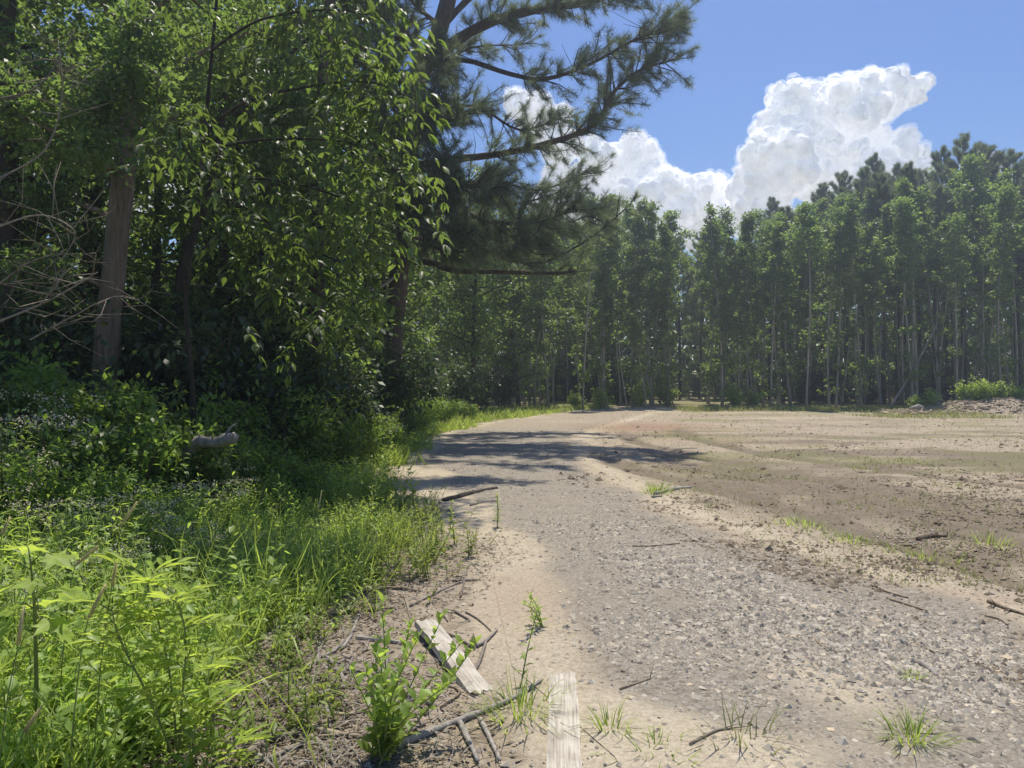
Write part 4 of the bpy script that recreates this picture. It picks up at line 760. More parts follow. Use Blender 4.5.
# sparse grass over the clearing
mb = MB(); x, y = scatter(80000, 5.5, 43, 1, 1); x = rng.uniform(.6, 1, len(x)); x = 2.2 + (rng.random(len(x)) ** .9) * (y * .75 - 1.5)
k = (rng.random(len(x)) < .06 + .75 * sstep(.52, .66, fbm(x, y, 1.1, 3, 9)) * sstep(8, 14, y) + .5 * sstep(36, 41, y)) & (masks(x, y)['gravel'] < .5); x, y = x[k], y[k]; n = len(x)
inst_blades(mb, np.stack([x, y, gh(x, y)], 1), nrm(rdir(n, .3, 1) + np.array([0, 0, .5])), rdir(n), rng.uniform(.025, .085, n) * (1 + .03 * y), rng.uniform(.003, .006, n) * (1 + .05 * y))
x = rng.uniform(16, 34, 5000); y = rng.uniform(33, 38.2, 5000); k_ = fbm(x, y, 2, 3, 4) > .42; x, y = x[k_], y[k_]; n = len(x); inst_blades(mb, np.stack([x, y, np.maximum(gh(x, y), berm_z(x, y) * (y > 36.6))], 1), nrm(rdir(n, .4, 1) + np.array([0, 0, .8])), rdir(n), rng.uniform(.1, .3, n), .025)
x = rng.uniform(9, 40, 9000); y = rng.uniform(40, 44.5, 9000); inst_blades(mb, np.stack([x, y, gh(x, y)], 1), nrm(rdir(9000, .4, 1) + np.array([0, 0, .8])), rdir(9000), rng.uniform(.1, .35, 9000), .03)
tag(mb.build('sparse_grass', M['grass_dry']), 'thin yellow-green grass sprinkled over the bare clearing', 'grass', kind='stuff')

# countable tufts in the clearing
def tuft(px, py, h, lab, n=40, mat='grass', w=.06, grp='grass tufts on the clearing and road'):
    n = int(n * 1.5)
    x, y = G(px, py); mb = MB(); r = rng.normal(0, w, (n, 2)); b = np.stack([x + r[:, 0], y + r[:, 1], gh(x + r[:, 0], y + r[:, 1])], 1); d = nrm(np.concatenate([r / w * .4, np.ones((n, 1))], 1) + rng.normal(0, .15, (n, 3)))
    inst_blades(mb, b, d, nrm(np.concatenate([-r / w * .3, np.ones((n, 1)) * .3], 1) + rng.normal(0, .2, (n, 3))), rng.uniform(.5, 1.1, n) * h, np.full(n, .0042 + .0006 * y)); tag(mb.build('grass_tuft', M[mat], None, (x, y, float(gh(x, y)))), lab, 'grass tuft', grp)
tuft(656, 492, .26, 'tallest green grass tuft, beside the white stick in the clearing', 60, w=.09)
tuft(802, 522, .14, 'green grass tuft on the dark soil nearest the gravel', 60, w=.14); tuft(848, 538, .10, 'low spreading tuft on dark soil beside the taller one', 60, w=.14); tuft(925, 552, .12, 'yellow-green tuft below the forked dark stick', 70, w=.2); tuft(992, 540, .2, 'wispy tuft on the damp soil near the picture edge', 30, w=.1)
tuft(912, 750, .16, 'small green tuft among gravel at the very bottom of the track', 60, w=.05); tuft(740, 752, .18, 'sprawling pale grass tuft on tan dirt at the picture bottom', 26, 'grass_dry', .09); tuft(612, 738, .16, 'green tuft just beside the upright grey board', 26, w=.05); tuft(912, 686, .05, 'dark tiny tuft beside the pale wood chip', 40, w=.035)
tuft(520, 720, .2, 'grass tuft between the two grey boards', 70, w=.09); tuft(655, 764, .10, 'grass tuft at the bottom edge past the upright board', 24, w=.08)

# ------------------------------------------------------------------ individual plants
def stalk_plant(name, lab, px, py, h, m, L, W, leafm, cat='plant', lean=(0, 0), T=T_LEAF, nst=1, spread=.06, pitch=(.1, .7), grp=None, t0=.15):
    x, y = G(px, py); b = np.array([x, y, float(gh(x, y))]); root = thing(name, lab, cat, b, grp); sb, fb = MB(), MB()
    for k in range(nst):
        top = b + np.array([lean[0] + rng.normal(0, spread), lean[1] + rng.normal(0, spread), h * (1 if k == 0 else rng.uniform(.6, .95))]); mid = (b + top) / 2 + rng.normal(0, .02, 3)
        pts = smooth_path([b + np.array([rng.normal(0, .2) * spread, rng.normal(0, .2) * spread, -.01]), mid, top], 4); s = np.linspace(0, 1, len(pts)); tube(sb, pts, np.linspace(.0045, .0015, len(pts)), 5)
        t = t0 + (1 - t0) * (np.arange(m) + .7) / m; B = np.stack([np.interp(t, s, pts[:, j]) for j in range(3)], 1); az = np.arange(m) * 2.4 + rng.uniform(0, 6); el = rng.uniform(*pitch, m) + .5 * t ** 3
        D = np.stack([np.cos(az) * np.cos(el), np.sin(az) * np.cos(el), np.sin(el)], 1); ss = rng.uniform(.8, 1.2, m) * (1.05 - .45 * t ** 2)
        inst(fb, T, B, D, nrm(rdir(m) * .3 + np.array([0, 0, 1])), L * ss, W * ss, np.clip(.3 + .5 * t + rng.normal(0, .12, m), 0, 1))
    sb.build('stem', M['stem'], root, b); fb.build('foliage', leafm, root, b); return root
# young tree with oval leaves in front of the boards
stalk_plant('oak_sapling', 'knee-high sapling with oval yellow-green leaves in front of the fallen board', 382, 766, .60, 26, .07, .038, M['leaf_weed'], 'sapling', (.06, .04), nst=11, spread=.19, pitch=(.2, 1.0), t0=.1)
stalk_plant('weed_stalk', 'single leafy stalk standing between the two grey boards', 524, 694, .36, 16, .06, .02, M['leaf_weed'], lean=(.03, .1), nst=1)
stalk_plant('weed_stalk', 'small bushy weed on bare dirt beside the gravel margin', 541, 634, .22, 14, .06, .015, M['leaf_weed'], nst=4, spread=.07)
stalk_plant('weed_stalk', 'upright slim weed at the shaded pothole beside the gravel', 497, 527, .36, 20, .06, .02, M['leaf_bright'], nst=2, spread=.02)
for k, (px, py, h, lab) in enumerate([(418, 540, .42, 'yellow-green stalk at the verge corner by the pothole'), (437, 552, .36, 'second slim yellow stalk at the verge corner'), (455, 545, .4, 'bright stalk nearest the pothole at the verge corner'), (468, 560, .3, 'short yellow weed at the outer verge corner'), (395, 545, .5, 'tall golden weed rising from the bright verge clump'), (372, 540, .55, 'golden leafy weed topping the bright verge clump')]):
    stalk_plant('golden_weed', lab, px, py, h, 16, .07, .024, M['leaf_gold'], nst=3, spread=.05, grp='golden weeds at the verge corner')
# grass spikes pointing up at the verge
for k, (px, py, h, lab) in enumerate([(368, 520, .62, 'tallest pointed grass blade clump at the verge'), (330, 505, .5, 'thin pointed grass clump beside the tallest one')]):
    tuft(px, py, h, lab, 16, 'grass', .04, 'grass clumps in the verge weeds')
# elder with pinnate leaves
def pinnate_plant(lab, px, py, pts_px, npairs, mat, L=.11, W=.028, nleaf=16, Lr=.2):
    x, y = G(px, py); b = np.array([x, y, float(gh(x, y))]); root = thing('elder_plant', lab, 'plant', b); sb, fb = MB(), MB()
    for pl in pts_px:
        pts = smooth_path([b - np.array([0, 0, .02])] + [P(*q) for q in pl], 4); s = np.linspace(0, 1, len(pts)); tube(sb, pts, np.linspace(.005, .002, len(pts)), 6)
        for q in range(nleaf):
            f = .22 + .78 * (q + .6) / nleaf; p0 = np.array([np.interp(f, s, pts[:, j]) for j in range(3)]); az = q * 2.4 + rng.uniform(-.5, .5); el = rng.uniform(.25, .7) + .4 * f ** 4
            d = np.array([math.cos(az) * math.cos(el), math.sin(az) * math.cos(el), math.sin(el)]); lr = Lr * rng.uniform(.75, 1.15); sd = nrm(np.cross(d, [0, 0, 1.])); t_ = np.linspace(0, 1, 4)[:, None]
            tube(sb, p0 + d * lr * t_ + np.array([0, 0, -.06]) * t_ ** 2, [.003, .0025, .002, .0015], 4)
            B, D = [], []
            for j in range(npairs):
                f2 = .3 + .62 * j / max(1, npairs - 1)
                for sg in (-1, 1): B.append(p0 + d * lr * f2 + np.array([0, 0, -.06 * f2 ** 2])); D.append(nrm(d * .75 + sd * sg + np.array([0, 0, .15 - .25 * f2])))
            B.append(p0 + d * lr + np.array([0, 0, -.06])); D.append(nrm(d + np.array([0, 0, -.3]))); n = len(B)
            inst(fb, T_LEAF, np.array(B), np.array(D) + rng.normal(0, .08, (n, 3)), nrm(rng.normal(0, .2, (n, 3)) + np.array([0, 0, 1])), L * rng.uniform(.8, 1.15, n), W * rng.uniform(.85, 1.15, n), np.clip(rng.random() * .5 + .3 + rng.normal(0, .08, n), 0, 1))
    sb.build('stem', M['stem'], root, b); fb.build('foliage', mat, root, b)
pinnate_plant('tall bright elder-like plant with fans of narrow pointed leaflets', 178, 762, [[(172, 690, 2.85), (158, 620, 2.8), (142, 572, 2.8)], [(182, 700, 2.8), (186, 640, 2.75), (176, 594, 2.75)], [(150, 700, 2.75), (120, 640, 2.7), (112, 610, 2.7)]], 3, M['leaf_lime'], .10, .022, 13, .14)
pinnate_plant('lower leafleted plant hanging over the bark litter at the dirt edge', 205, 766, [[(212, 720, 2.95), (205, 680, 2.95)], [(228, 752, 2.95), (238, 735, 2.95)]], 3, M['leaf_lime'], .09, .023, 7, .13)
# broad lobed leaves
def lobed_plant(lab, px, py, pl, L, n=10, mat='leaf_lime'):
    x, y = G(px, py); b = np.array([x, y, float(gh(x, y))]); root = thing('lobed_plant', lab, 'plant', b); sb, fb = MB(), MB(); pts = smooth_path([b - np.array([0, 0, .02])] + [P(*q) for q in pl], 4); s = np.linspace(0, 1, len(pts)); tube(sb, pts, np.linspace(.009, .003, len(pts)), 6)
    for q in range(n):
        f = .35 + .65 * (q + .7) / n; p0 = np.array([np.interp(f, s, pts[:, j]) for j in range(3)]); az = q * 2.4 + 1; d = np.array([math.cos(az) * .8, math.sin(az) * .8, .5]); e = p0 + d * L * .7; tube(sb, [p0, (p0 + e) / 2 + np.array([0, 0, .01]), e], [.003, .0025, .002], 4)
        sz = L * rng.uniform(.7, 1.15); inst(fb, T_LOBED, e[None], np.array([[d[0], d[1], -.35]]), nrm(np.array([[0, 0, 1.]]) + rng.normal(0, .2, (1, 3))), sz, sz, np.array([rng.uniform(.4, .9)]))
    sb.build('stem', M['stem'], root, b); fb.build('foliage', M[mat], root, b)
lobed_plant('young sweetgum-like plant with lobed glowing leaves above the weeds', 38, 764, [(36, 660, 2.8), (34, 600, 2.75), (30, 558, 2.7)], .12, 12)
lobed_plant('broad lobed pale-green leaves low at the picture corner', 8, 768, [(12, 740, 2.9), (8, 700, 2.85)], .13, 6)
stalk_plant('broadleaf_weed', 'weed with large smooth heart-shaped leaves beside the foxtails', 75, 764, .28, 9, .15, .09, M['leaf_weed'], nst=2, spread=.05)
# foxtail grasses
def foxtail(lab, px, py, a, c, Y):
    x, y = (a[0] - 512) / F * Y - .05, Y - .05; b = np.array([x, y, float(gh(x, y))]); p1, p2 = P(*a, Y), P(*c, Y + .03); root = thing('foxtail_grass', lab, 'grass', b, 'foxtail grasses in the verge'); sb, hb, lb = MB(), MB(), MB()
    tube(sb, smooth_path([b, b * .4 + p1 * .6 + np.array([-.01, 0, .03]), p1, p2], 4), np.linspace(.003, .0012, 13), 4); sb.build('stem', M['stem'], root, b)
    n = 420; t = rng.random(n)[:, None]; ax = nrm((p2 - p1)[None]); base_ = p1 * (1 - t) + p2 * t; d = nrm(ax * .8 + rdir(n)); T = (np.array([[-.5, 0, 0], [.5, 0, 0], [0, 1, 0]]), np.array([[0, 1, 2]]))
    inst(hb, T, base_, d, rdir(n), .014 * (1.1 - .5 * t[:, 0]), .0022); tube(hb, [p1, (p1 + p2) / 2, p2], [.0045, .006, .003], 6); hb.build('seed_head', M['seed_head'], root, b)
    k = 7; bb = np.repeat(b[None], k, 0) + rng.normal(0, .02, (k, 3)) * np.array([1, 1, 0]); inst_blades(lb, bb, nrm(rdir(k, .3, 1) + np.array([0, 0, 1.2])), rdir(k), rng.uniform(.3, .6, k), .012); lb.build('blade', M['grass'], root, b)
for a, c, Y, lab in [((75, 566), (98, 546), 3.1, 'foxtail head tilted over the elder-like plant'), ((122, 524), (137, 502), 3.5, 'foxtail head rising alone in the darker weeds'), ((112, 586), (117, 560), 2.75, 'upright foxtail head beside the elder-like plant'), ((88, 620), (106, 584), 2.65, 'longest slanting foxtail head beside the elder-like plant'),
                     ((18, 645), (24, 606), 2.55, 'nearly upright foxtail head before the lobed leaves'), ((2, 535), (10, 517), 3.3, 'foxtail head at the picture edge'), ((24, 732), (42, 706), 2.5, 'low foxtail head near the picture corner'), ((318, 510), (322, 490), 6.5, 'small distant foxtail in the bright verge grass')]: foxtail(lab, 0, 0, a, c, Y)

# white-flowered weeds
def flower_weed(name, h, nst):
    root = thing(name, 'x', 'flowering weed', FAR); sb, fb, wb = MB(), MB(), MB()
    for k in range(nst):
        a = rng.uniform(0, 6.28); r = rng.uniform(.05, .32) * h; top = np.array([math.cos(a) * r, math.sin(a) * r, h * rng.uniform(.7, 1.05)]); pts = smooth_path([np.zeros(3), top * np.array([.4, .4, .55]), top], 3); s = np.linspace(0, 1, len(pts)); tube(sb, pts, np.linspace(.005, .002, len(pts)), 4)
        t = rng.uniform(.2, .95, 14); B = np.stack([np.interp(t, s, pts[:, j]) for j in range(3)], 1); D = nrm(rdir(14, -.2, .6)); inst(fb, T_LEAF, B, D, np.array([[0, 0, 1.]]).repeat(14, 0), .075, .02)
        m = 20; c = top + rng.normal(0, 1, (m, 3)) * np.array([.05, .05, .018]); inst(wb, T_DIAMOND, c, rdir(m, -.2, 1), rdir(m), rng.uniform(.010, .020, m), rng.uniform(.010, .018, m))
    sb.build('stem', M['stem'], root); fb.build('foliage', M['leaf_weed'], root); wb.build('blossom', M['flower'], root); return root
fw = [flower_weed('white_flower_weed', .75, 14) for _ in range(3)]; protos += fw
fl = [(20, 7.4, 1.5, 'tall white-flowering weed at the picture edge under the dead twigs'), (50, 7.5, 1.55, 'white-flowering weed topping the shrub belt before the grey trunk'), (75, 7.3, 1.5, 'white-flowering weed nearest the grey trunk'), (5, 6.6, 1.3, None), (40, 6.4, 1.1, None), (20, 5.4, .9, None), (70, 5.2, .85, None), (110, 5.8, .8, None), (150, 6.0, .8, None), (190, 6.4, .8, None), (175, 5.6, .75, None), (225, 6.8, .75, None), (245, 7.4, .7, None), (210, 5.6, .65, None),
      (232, 8.2, .9, 'white-flowering weed standing beside the pale fallen log'), (300, 12, 1.3, 'white blooms in the shade beside the rough pine trunk'), (335, 13.2, 1.3, None), (365, 14, 1.2, 'pale-blooming weed by the verge below the big pine'), (388, 14.8, 1.1, None), (135, 5.0, .7, None), (95, 4.6, .7, None), (15, 3.9, .6, None), (50, 3.6, .5, None), (160, 4.2, .5, None)]
for i, (px, Y, s, lab) in enumerate(fl):
    X = (px - 512) / F * Y; dup(fw[i % 3], (X, Y, gh(X, Y)), rng.uniform(0, 6.28), s, lab or ('knee-high weed with small white blooms in the sunny verge' if Y < 9 else 'shaded weed with white blooms below the big pine'), 'white-flowering weeds in the verge')

# ------------------------------------------------------------------ boards, logs and sticks
def board(lab, c1, c2, w, th, lift1=0.0, lift2=0.0, roll=0.0):
    p1 = np.array([*G(*c1), 0.]); p2 = np.array([*G(*c2), 0.]); mid = (p1 + p2) / 2; L = np.linalg.norm(p2 - p1); nx, ny = 17, 41
    a = np.linspace(-w / 2, w / 2, nx); bb = np.linspace(-L / 2, L / 2, ny); mb = MB(); A, B = np.meshgrid(a, bb)
    B = B.copy(); A = A * (1 + .10 * (fbm(B * 3 + 5, A * 0, .3, 3, 2) - .45)) + .012 * (fbm(B, B * 0 + 3, .25, 3, 8) - .45); jag = (fbm(A, A * 0, .03, 3, int(c1[0])) - .45); B = B + .10 * jag * (np.abs(B) / (L / 2)) ** 6; top = np.stack([A, B, th / 2 + .012 * (fbm(A * 9, B, .12, 4, int(c1[1])) - .45)], -1); bot = np.stack([A, B, -th / 2 + 0 * A], -1)
    i = np.arange(ny - 1)[:, None] * nx; j = np.arange(nx - 1)[None]; f = np.stack([i + j, i + j + 1, i + nx + j + 1, i + nx + j], -1).reshape(-1, 4); o_ = nx * ny
    fs = [f, f[:, ::-1] + o_]; ring = [k for k in range(nx)] + [r * nx + nx - 1 for r in range(1, ny)] + [(ny - 1) * nx + k for k in range(nx - 2, -1, -1)] + [r * nx for r in range(ny - 2, 0, -1)]
    side = [[ring[k], ring[k - 1], ring[k - 1] + o_, ring[k] + o_] for k in range(len(ring))]
    mb.add(np.concatenate([top.reshape(-1, 3), bot.reshape(-1, 3)]), np.concatenate(fs + [np.array(side)])); o = mb.build('wooden_board', M['board'], smooth=False)
    o.location = (mid[0], mid[1], float(gh(mid[0], mid[1])) + th / 2 - .004 + (lift1 + lift2) / 2); d = p2 - p1
    o.rotation_euler = (math.atan2(lift2 - lift1, L), roll, math.atan2(-d[0], d[1])); tag(o, lab, 'board', 'weathered boards on the dirt')
board('weathered grey board lying aslant behind the oval-leaved sapling', (482, 698), (424, 636), .13, .036, -.012, .05, .12)
board('weathered grey board pointing straight ahead at the bottom edge', (565, 785), (562, 685), .135, .03, -.01, .0, -.05)
def stick(lab, pl, r, name='stick', mat='twig', grp='sticks on the bare ground', lift=.4, side=0, cat='stick'):
    pts = []
    for a in pl:
        g_ = G(a[0], a[1]); pts.append([g_[0], g_[1], float(gh(g_[0], g_[1])) + r * lift + .006 + (a[2] if len(a) > 2 else 0)])
    pts = smooth_path(pts, 4); mb = MB(); tube(mb, pts, np.interp(np.linspace(0, 1, len(pts)), [0, .5, 1], [r, r * .9, r * .5]), 7, rng.uniform(.3, .9), 0, .15)
    for q in range(side):
        k = int(rng.integers(len(pts) // 4, len(pts))); d = nrm(np.array([rng.normal(), rng.normal(), .35])); tube(mb, [pts[k], pts[k] + d * .1 + np.array([0, 0, -.01])], [r * .5, r * .2], 5)
    tag(mb.build(name, M[mat], None, pts[0]), lab, cat, grp)
stick('long grey branch lying diagonally between the two boards', [(398, 756), (440, 738), (480, 722), (515, 706), (542, 688)], .016, 'fallen_branch', 'deadwood', side=2)
stick('short pale stick lower of the pair under the fallen board', [(460, 732), (468, 750), (478, 772)], .014, mat='deadwood'); stick('short pale stick beside the other one pointing at the picture bottom', [(480, 728), (488, 745), (500, 772)], .012, mat='deadwood')
stick('white peeled stick lying in the clearing beside the tall tuft', [(655, 494), (672, 490), (691, 486)], .03, mat='deadwood'); stick('short white chip under the peeled stick in the clearing', [(652, 497), (662, 496)], .02, mat='deadwood'); stick('dark forked stick with a raised pale prong on the damp soil', [(918, 537), (930, 534), (944, 533), (946, 526, .03)], .026, mat='debris')
stick('dark stick lying at the gravel margin', [(872, 593), (890, 600), (908, 605)], .012, mat='debris', side=1); stick('second dark stick just below at the gravel margin', [(890, 607), (905, 611), (928, 618)], .010, mat='debris'); stick('forked stick at the picture edge on red dirt', [(988, 608), (1005, 615), (1028, 623)], .014, mat='debris', side=2); stick('small dark stick under the forked one', [(985, 622), (1000, 626), (1008, 632)], .009, mat='debris')
stick('thin dark twig across the upper gravel', [(632, 553), (655, 553), (680, 549)], .008, mat='debris'); stick('thin twig beside the tan patch', [(915, 652), (935, 661)], .009, mat='debris'); stick('pale flat wood chip on tan dirt in the gravel', [(918, 671), (929, 677), (937, 685)], .016, mat='deadwood'); stick('tiny dark twig amid the coarse gravel', [(812, 648), (830, 664)], .008, mat='debris')
stick('dark rotten slab of bark at the pothole', [(444, 500), (470, 494), (497, 489)], .042, 'bark_slab', 'bark_dark', cat='bark', lift=.1); stick('thin pale stick beside the rotten slab', [(470, 505), (486, 502)], .014, mat='deadwood')
x0 = [([(232, 742), (262, 735), (290, 738)], .014), ([(285, 706), (318, 700), (352, 690)], .013), ([(310, 735), (335, 742), (360, 745)], .015), ([(330, 664), (342, 682), (344, 690)], .013), ([(255, 654), (300, 640), (335, 622)], .010), ([(245, 712), (270, 700)], .013), ([(330, 720), (350, 722), (375, 712)], .01), ([(270, 764), (300, 752), (330, 750)], .013), ([(320, 620), (360, 615), (395, 612)], .012), ([(410, 610), (440, 596), (468, 585)], .009), ([(360, 596), (390, 592), (420, 596)], .012), ([(455, 617), (470, 627)], .01), ([(440, 690), (460, 700), (440, 716)], .008), ([(225, 728), (245, 726)], .014), ([(300, 680), (322, 684)], .014), ([(236, 690), (275, 682), (300, 688)], .01), ([(620, 700), (650, 690)], .006), ([(690, 758), (715, 745), (730, 742)], .007), ([(380, 745), (420, 735)], .012), ([(245, 760), (270, 745), (300, 742)], .02)]
for k, (pl, r) in enumerate(x0): stick('short brown stick among the bark litter beside the verge', pl, r, mat='twig' if k % 2 else 'debris', grp='sticks in the bark litter', side=k % 3)
for k in range(56):
    px = rng.uniform(225, 400) if k % 6 else rng.uniform(400, 480); py = rng.uniform(600, 766) if px < 400 else rng.uniform(580, 690); a = rng.uniform(-1.5, 1.5); l = rng.uniform(14, 50)
    stick('short brown stick among the bark litter beside the verge', [(px, py), (px + l * .5 * math.cos(a), py + l * .3 * math.sin(a)), (px + l * math.cos(a), py + l * .8 * math.sin(a))], rng.uniform(.005, .014), mat=('twig', 'deadwood')[k % 2], grp='sticks in the bark litter', side=k % 2)
# fallen pale log in the shade
_b = P(150, 470, 8.6); _b[2] = gh(_b[0], _b[1]) + .05; mb = MB(); pts = smooth_path([_b, P(192, 447, 8.0), P(216, 442, 7.9), P(237, 437, 7.8)], 5); tube(mb, pts, np.interp(np.linspace(0, 1, len(pts)), [0, .8, .93, 1], [.07, .058, .06, .03]), 10, .55, 0, .22); tube(mb, [pts[-4], pts[-4] + np.array([.05, -.03, .12]), pts[-4] + np.array([.13, -.05, .17])], [.02, .014, .006], 6, .6); tube(mb, [pts[-9], pts[-9] + np.array([-.04, -.06, .10])], [.016, .006], 6, .6)
tag(mb.build('fallen_log', M['deadwood'], None, pts[0]), 'pale broken log poking from the undergrowth in the shade', 'log')

# remove the far-off prototypes
def drop(o):
    for ch in list(o.children): bpy.data.objects.remove(ch)
    bpy.data.objects.remove(o)
for o in protos: drop(o)

# ------------------------------------------------------------------ clouds
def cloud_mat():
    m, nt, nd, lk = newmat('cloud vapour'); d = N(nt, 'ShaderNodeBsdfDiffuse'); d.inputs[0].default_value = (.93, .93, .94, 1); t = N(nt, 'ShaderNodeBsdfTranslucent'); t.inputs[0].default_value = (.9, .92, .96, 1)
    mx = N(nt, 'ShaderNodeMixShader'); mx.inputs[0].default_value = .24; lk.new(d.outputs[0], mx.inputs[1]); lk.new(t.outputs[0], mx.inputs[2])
    e = N(nt, 'ShaderNodeEmission', Strength=.17); e.inputs[0].default_value = (.75, .84, 1, 1); ad = N(nt, 'ShaderNodeAddShader'); lk.new(mx.outputs[0], ad.inputs[0]); lk.new(e.outputs[0], ad.inputs[1]); o = N(nt, 'ShaderNodeOutputMaterial'); lk.new(ad.outputs[0], o.inputs[0]); return m  # faint glow added in place of light scattered inside the cloud
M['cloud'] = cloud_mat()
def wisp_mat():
    m, nt, nd, lk = newmat('cloud wisp'); v = N(nt, 'ShaderNodeVolumeScatter', Density=.03, Anisotropy=.2); e = N(nt, 'ShaderNodeEmission', Strength=.0165); e.inputs[0].default_value = (.96, .98, 1, 1)  # fringe volume also glows, approximating multiple scattering
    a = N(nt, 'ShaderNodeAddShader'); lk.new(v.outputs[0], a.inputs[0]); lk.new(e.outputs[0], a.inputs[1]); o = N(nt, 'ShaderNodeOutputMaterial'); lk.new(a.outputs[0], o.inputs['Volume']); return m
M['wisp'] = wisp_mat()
def cloud(lab, balls, Y, vox):
    import bmesh, mathutils
    g = np.random.default_rng(int(balls[0][0]) + 5); bm = bmesh.new(); k = Y / F; sph = []
    for px, py, r in balls:
        c = P(px, py, Y) + np.array([0, g.normal(0, .4) * r * k, 0]); r = r * .84; sph.append((c, r * k))
        for q in range(16):
            d = rdir(1, -.5, 1, g)[0]; d[1] = -abs(d[1]) if q % 3 else d[1]; r2 = r * k * g.uniform(.26, .5); c2 = c + d * r * k * g.uniform(.75, .98); sph.append((c2, r2))
            for e in range(7):
                d2 = nrm(d * .8 + rdir(1, -1, 1, g)[0]); sph.append((c2 + d2 * r2 * .85, r2 * g.uniform(.28, .5)))
    bmesh.ops.create_icosphere(bm, subdivisions=3, radius=1); IV = np.array([v.co[:] for v in bm.verts]); IF = np.array([[v.index for v in f.verts] for f in bm.faces]); bm.free()
    sb = MB(); cc = np.array([q[0] for q in sph]); rr = np.array([q[1] for q in sph]); sb.add((IV[None] * rr[:, None, None] + cc[:, None]).reshape(-1, 3), (IF[None] + (np.arange(len(sph)) * len(IV))[:, None, None]).reshape(-1, 3))
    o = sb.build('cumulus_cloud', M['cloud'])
    md = o.modifiers.new('r', 'REMESH'); md.mode = 'VOXEL'; md.voxel_size = vox; md.use_smooth_shade = True
    md = o.modifiers.new('s', 'SMOOTH'); md.iterations = 4; md.factor = .5
    for i, (s, st) in enumerate([(18, 10), (7, 4.5), (2.8, 1.3)]):
        tx = bpy.data.textures.new(f'puff{i}', 'CLOUDS'); tx.noise_scale = s * k; tx.noise_depth = 2; md = o.modifiers.new('d%d' % i, 'DISPLACE'); md.texture = tx; md.texture_coords = 'GLOBAL'; md.strength = st * k; md.mid_level = .5
    dg = bpy.context.evaluated_depsgraph_get(); m2 = bpy.data.meshes.new_from_object(o.evaluated_get(dg)); o.modifiers.clear(); o.data = m2
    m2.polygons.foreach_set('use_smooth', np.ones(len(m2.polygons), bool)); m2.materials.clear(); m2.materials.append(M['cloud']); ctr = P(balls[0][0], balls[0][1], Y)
    m2.transform(mathutils.Matrix.Translation(tuple(-ctr))); o.location = tuple(ctr); tag(o, lab, 'cloud', 'white clouds over the forest')
    w_ = bpy.data.objects.new('wisp', m2.copy()); C.objects.link(w_); w_.parent = o
    for i, (s, st, ml) in enumerate([(16, 13, .38), (5, 6, .42)]):
        tx = bpy.data.textures.new(f'fray{i}', 'CLOUDS'); tx.noise_scale = s * k; tx.noise_depth = 3; md = w_.modifiers.new('f%d' % i, 'DISPLACE'); md.texture = tx; md.strength = st * k; md.mid_level = ml
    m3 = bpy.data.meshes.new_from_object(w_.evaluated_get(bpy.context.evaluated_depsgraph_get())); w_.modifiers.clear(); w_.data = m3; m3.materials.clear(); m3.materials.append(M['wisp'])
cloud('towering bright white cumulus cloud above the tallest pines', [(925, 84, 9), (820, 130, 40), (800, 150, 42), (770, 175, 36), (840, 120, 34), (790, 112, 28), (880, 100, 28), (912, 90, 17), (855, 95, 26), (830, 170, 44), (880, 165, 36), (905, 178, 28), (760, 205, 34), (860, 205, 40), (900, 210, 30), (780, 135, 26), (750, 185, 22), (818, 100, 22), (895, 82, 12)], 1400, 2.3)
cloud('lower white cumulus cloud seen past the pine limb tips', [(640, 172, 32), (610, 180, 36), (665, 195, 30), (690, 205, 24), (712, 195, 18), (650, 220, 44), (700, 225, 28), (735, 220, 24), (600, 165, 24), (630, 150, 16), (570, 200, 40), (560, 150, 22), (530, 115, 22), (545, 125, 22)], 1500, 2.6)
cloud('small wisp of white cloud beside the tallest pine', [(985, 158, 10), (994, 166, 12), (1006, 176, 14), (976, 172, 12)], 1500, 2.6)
cloud('white cloud glimpsed through the leaves above the dead twigs', [(20, 120, 40), (70, 150, 44), (110, 140, 36), (40, 175, 44), (150, 180, 44), (-20, 140, 44), (200, 200, 40), (100, 200, 50)], 1500, 5)

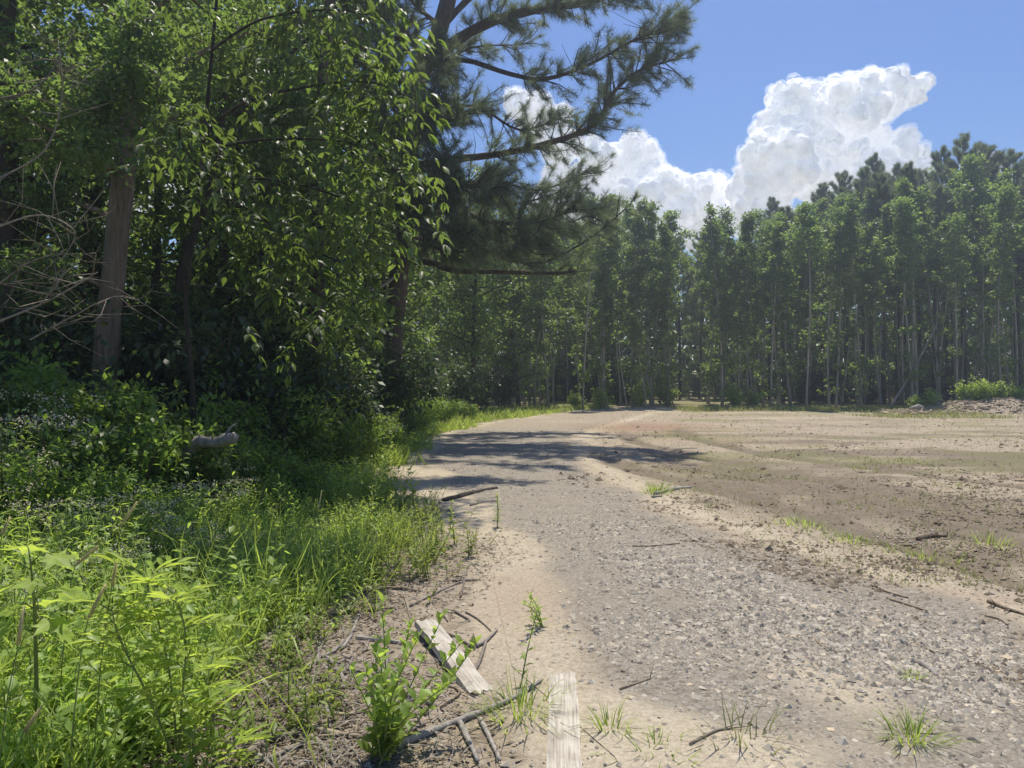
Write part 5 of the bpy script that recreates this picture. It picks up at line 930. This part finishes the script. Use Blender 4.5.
# ------------------------------------------------------------------ sky, sun, haze, camera
w = bpy.data.worlds.new('World'); sc.world = w; w.use_nodes = True; nt = w.node_tree; nt.nodes.clear()
sky = N(nt, 'ShaderNodeTexSky'); sky.sky_type = 'NISHITA'; sky.sun_disc = False; sky.sun_elevation = SUN_EL; sky.sun_rotation = SUN_AZ; sky.air_density = 1.0; sky.dust_density = .6; sky.ozone_density = 2.5
bg = N(nt, 'ShaderNodeBackground', Strength=.15); hs = N(nt, 'ShaderNodeHueSaturation', Saturation=1.27, Value=.88, Hue=.512); nt.links.new(sky.outputs[0], hs.inputs['Color']); nt.links.new(hs.outputs[0], bg.inputs[0]); o = N(nt, 'ShaderNodeOutputWorld'); nt.links.new(bg.outputs[0], o.inputs[0])
l = bpy.data.lights.new('sun', 'SUN'); l.energy = 5.0; l.angle = math.radians(.53); l.color = (1, .94, .82); so = bpy.data.objects.new('sun', l); C.objects.link(so)
from mathutils import Vector
sd = Vector((math.sin(SUN_AZ) * math.cos(SUN_EL), math.cos(SUN_AZ) * math.cos(SUN_EL), math.sin(SUN_EL))); so.rotation_euler = sd.to_track_quat('Z', 'Y').to_euler(); so.location = (0, 0, 60)
HAZE = 0.0026
if HAZE > 0:
    m, hn, nd, lk = newmat('summer haze'); vs = N(hn, 'ShaderNodeVolumeScatter', Density=HAZE, Anisotropy=.6); vs.inputs['Color'].default_value = (.80, .90, 1, 1); oo = N(hn, 'ShaderNodeOutputMaterial'); lk.new(vs.outputs[0], oo.inputs['Volume'])
    mb = MB(); q = np.array([[-90, 1, -1], [110, 1, -1], [110, 110, -1], [-90, 110, -1], [-90, 1, 24], [110, 1, 24], [110, 110, 24], [-90, 110, 24]], float); mb.add(q, [[3, 2, 1, 0], [4, 5, 6, 7], [0, 1, 5, 4], [1, 2, 6, 5], [2, 3, 7, 6], [3, 0, 4, 7]]); tag(mb.build('haze', m, smooth=False), 'thin sunlit summer haze between the trees', 'haze', kind='stuff')
cam = bpy.data.cameras.new('camera'); cam.sensor_width = 36; cam.lens = 27; cam.clip_end = 6000; cam.clip_start = .05; co = bpy.data.objects.new('camera', cam); C.objects.link(co); co.location = (0, 0, CZ); co.rotation_euler = (math.radians(90), 0, 0); sc.camera = co
sc.view_settings.view_transform = 'Standard'; sc.view_settings.look = 'None'; sc.view_settings.exposure = 0
sc.render.engine = 'CYCLES'; cy = sc.cycles; cy.max_bounces = 6; cy.diffuse_bounces = 3; cy.glossy_bounces = 2; cy.transmission_bounces = 5; cy.transparent_max_bounces = 24; cy.volume_bounces = 0; cy.caustics_reflective = False; cy.caustics_refractive = False; cy.use_denoising = True
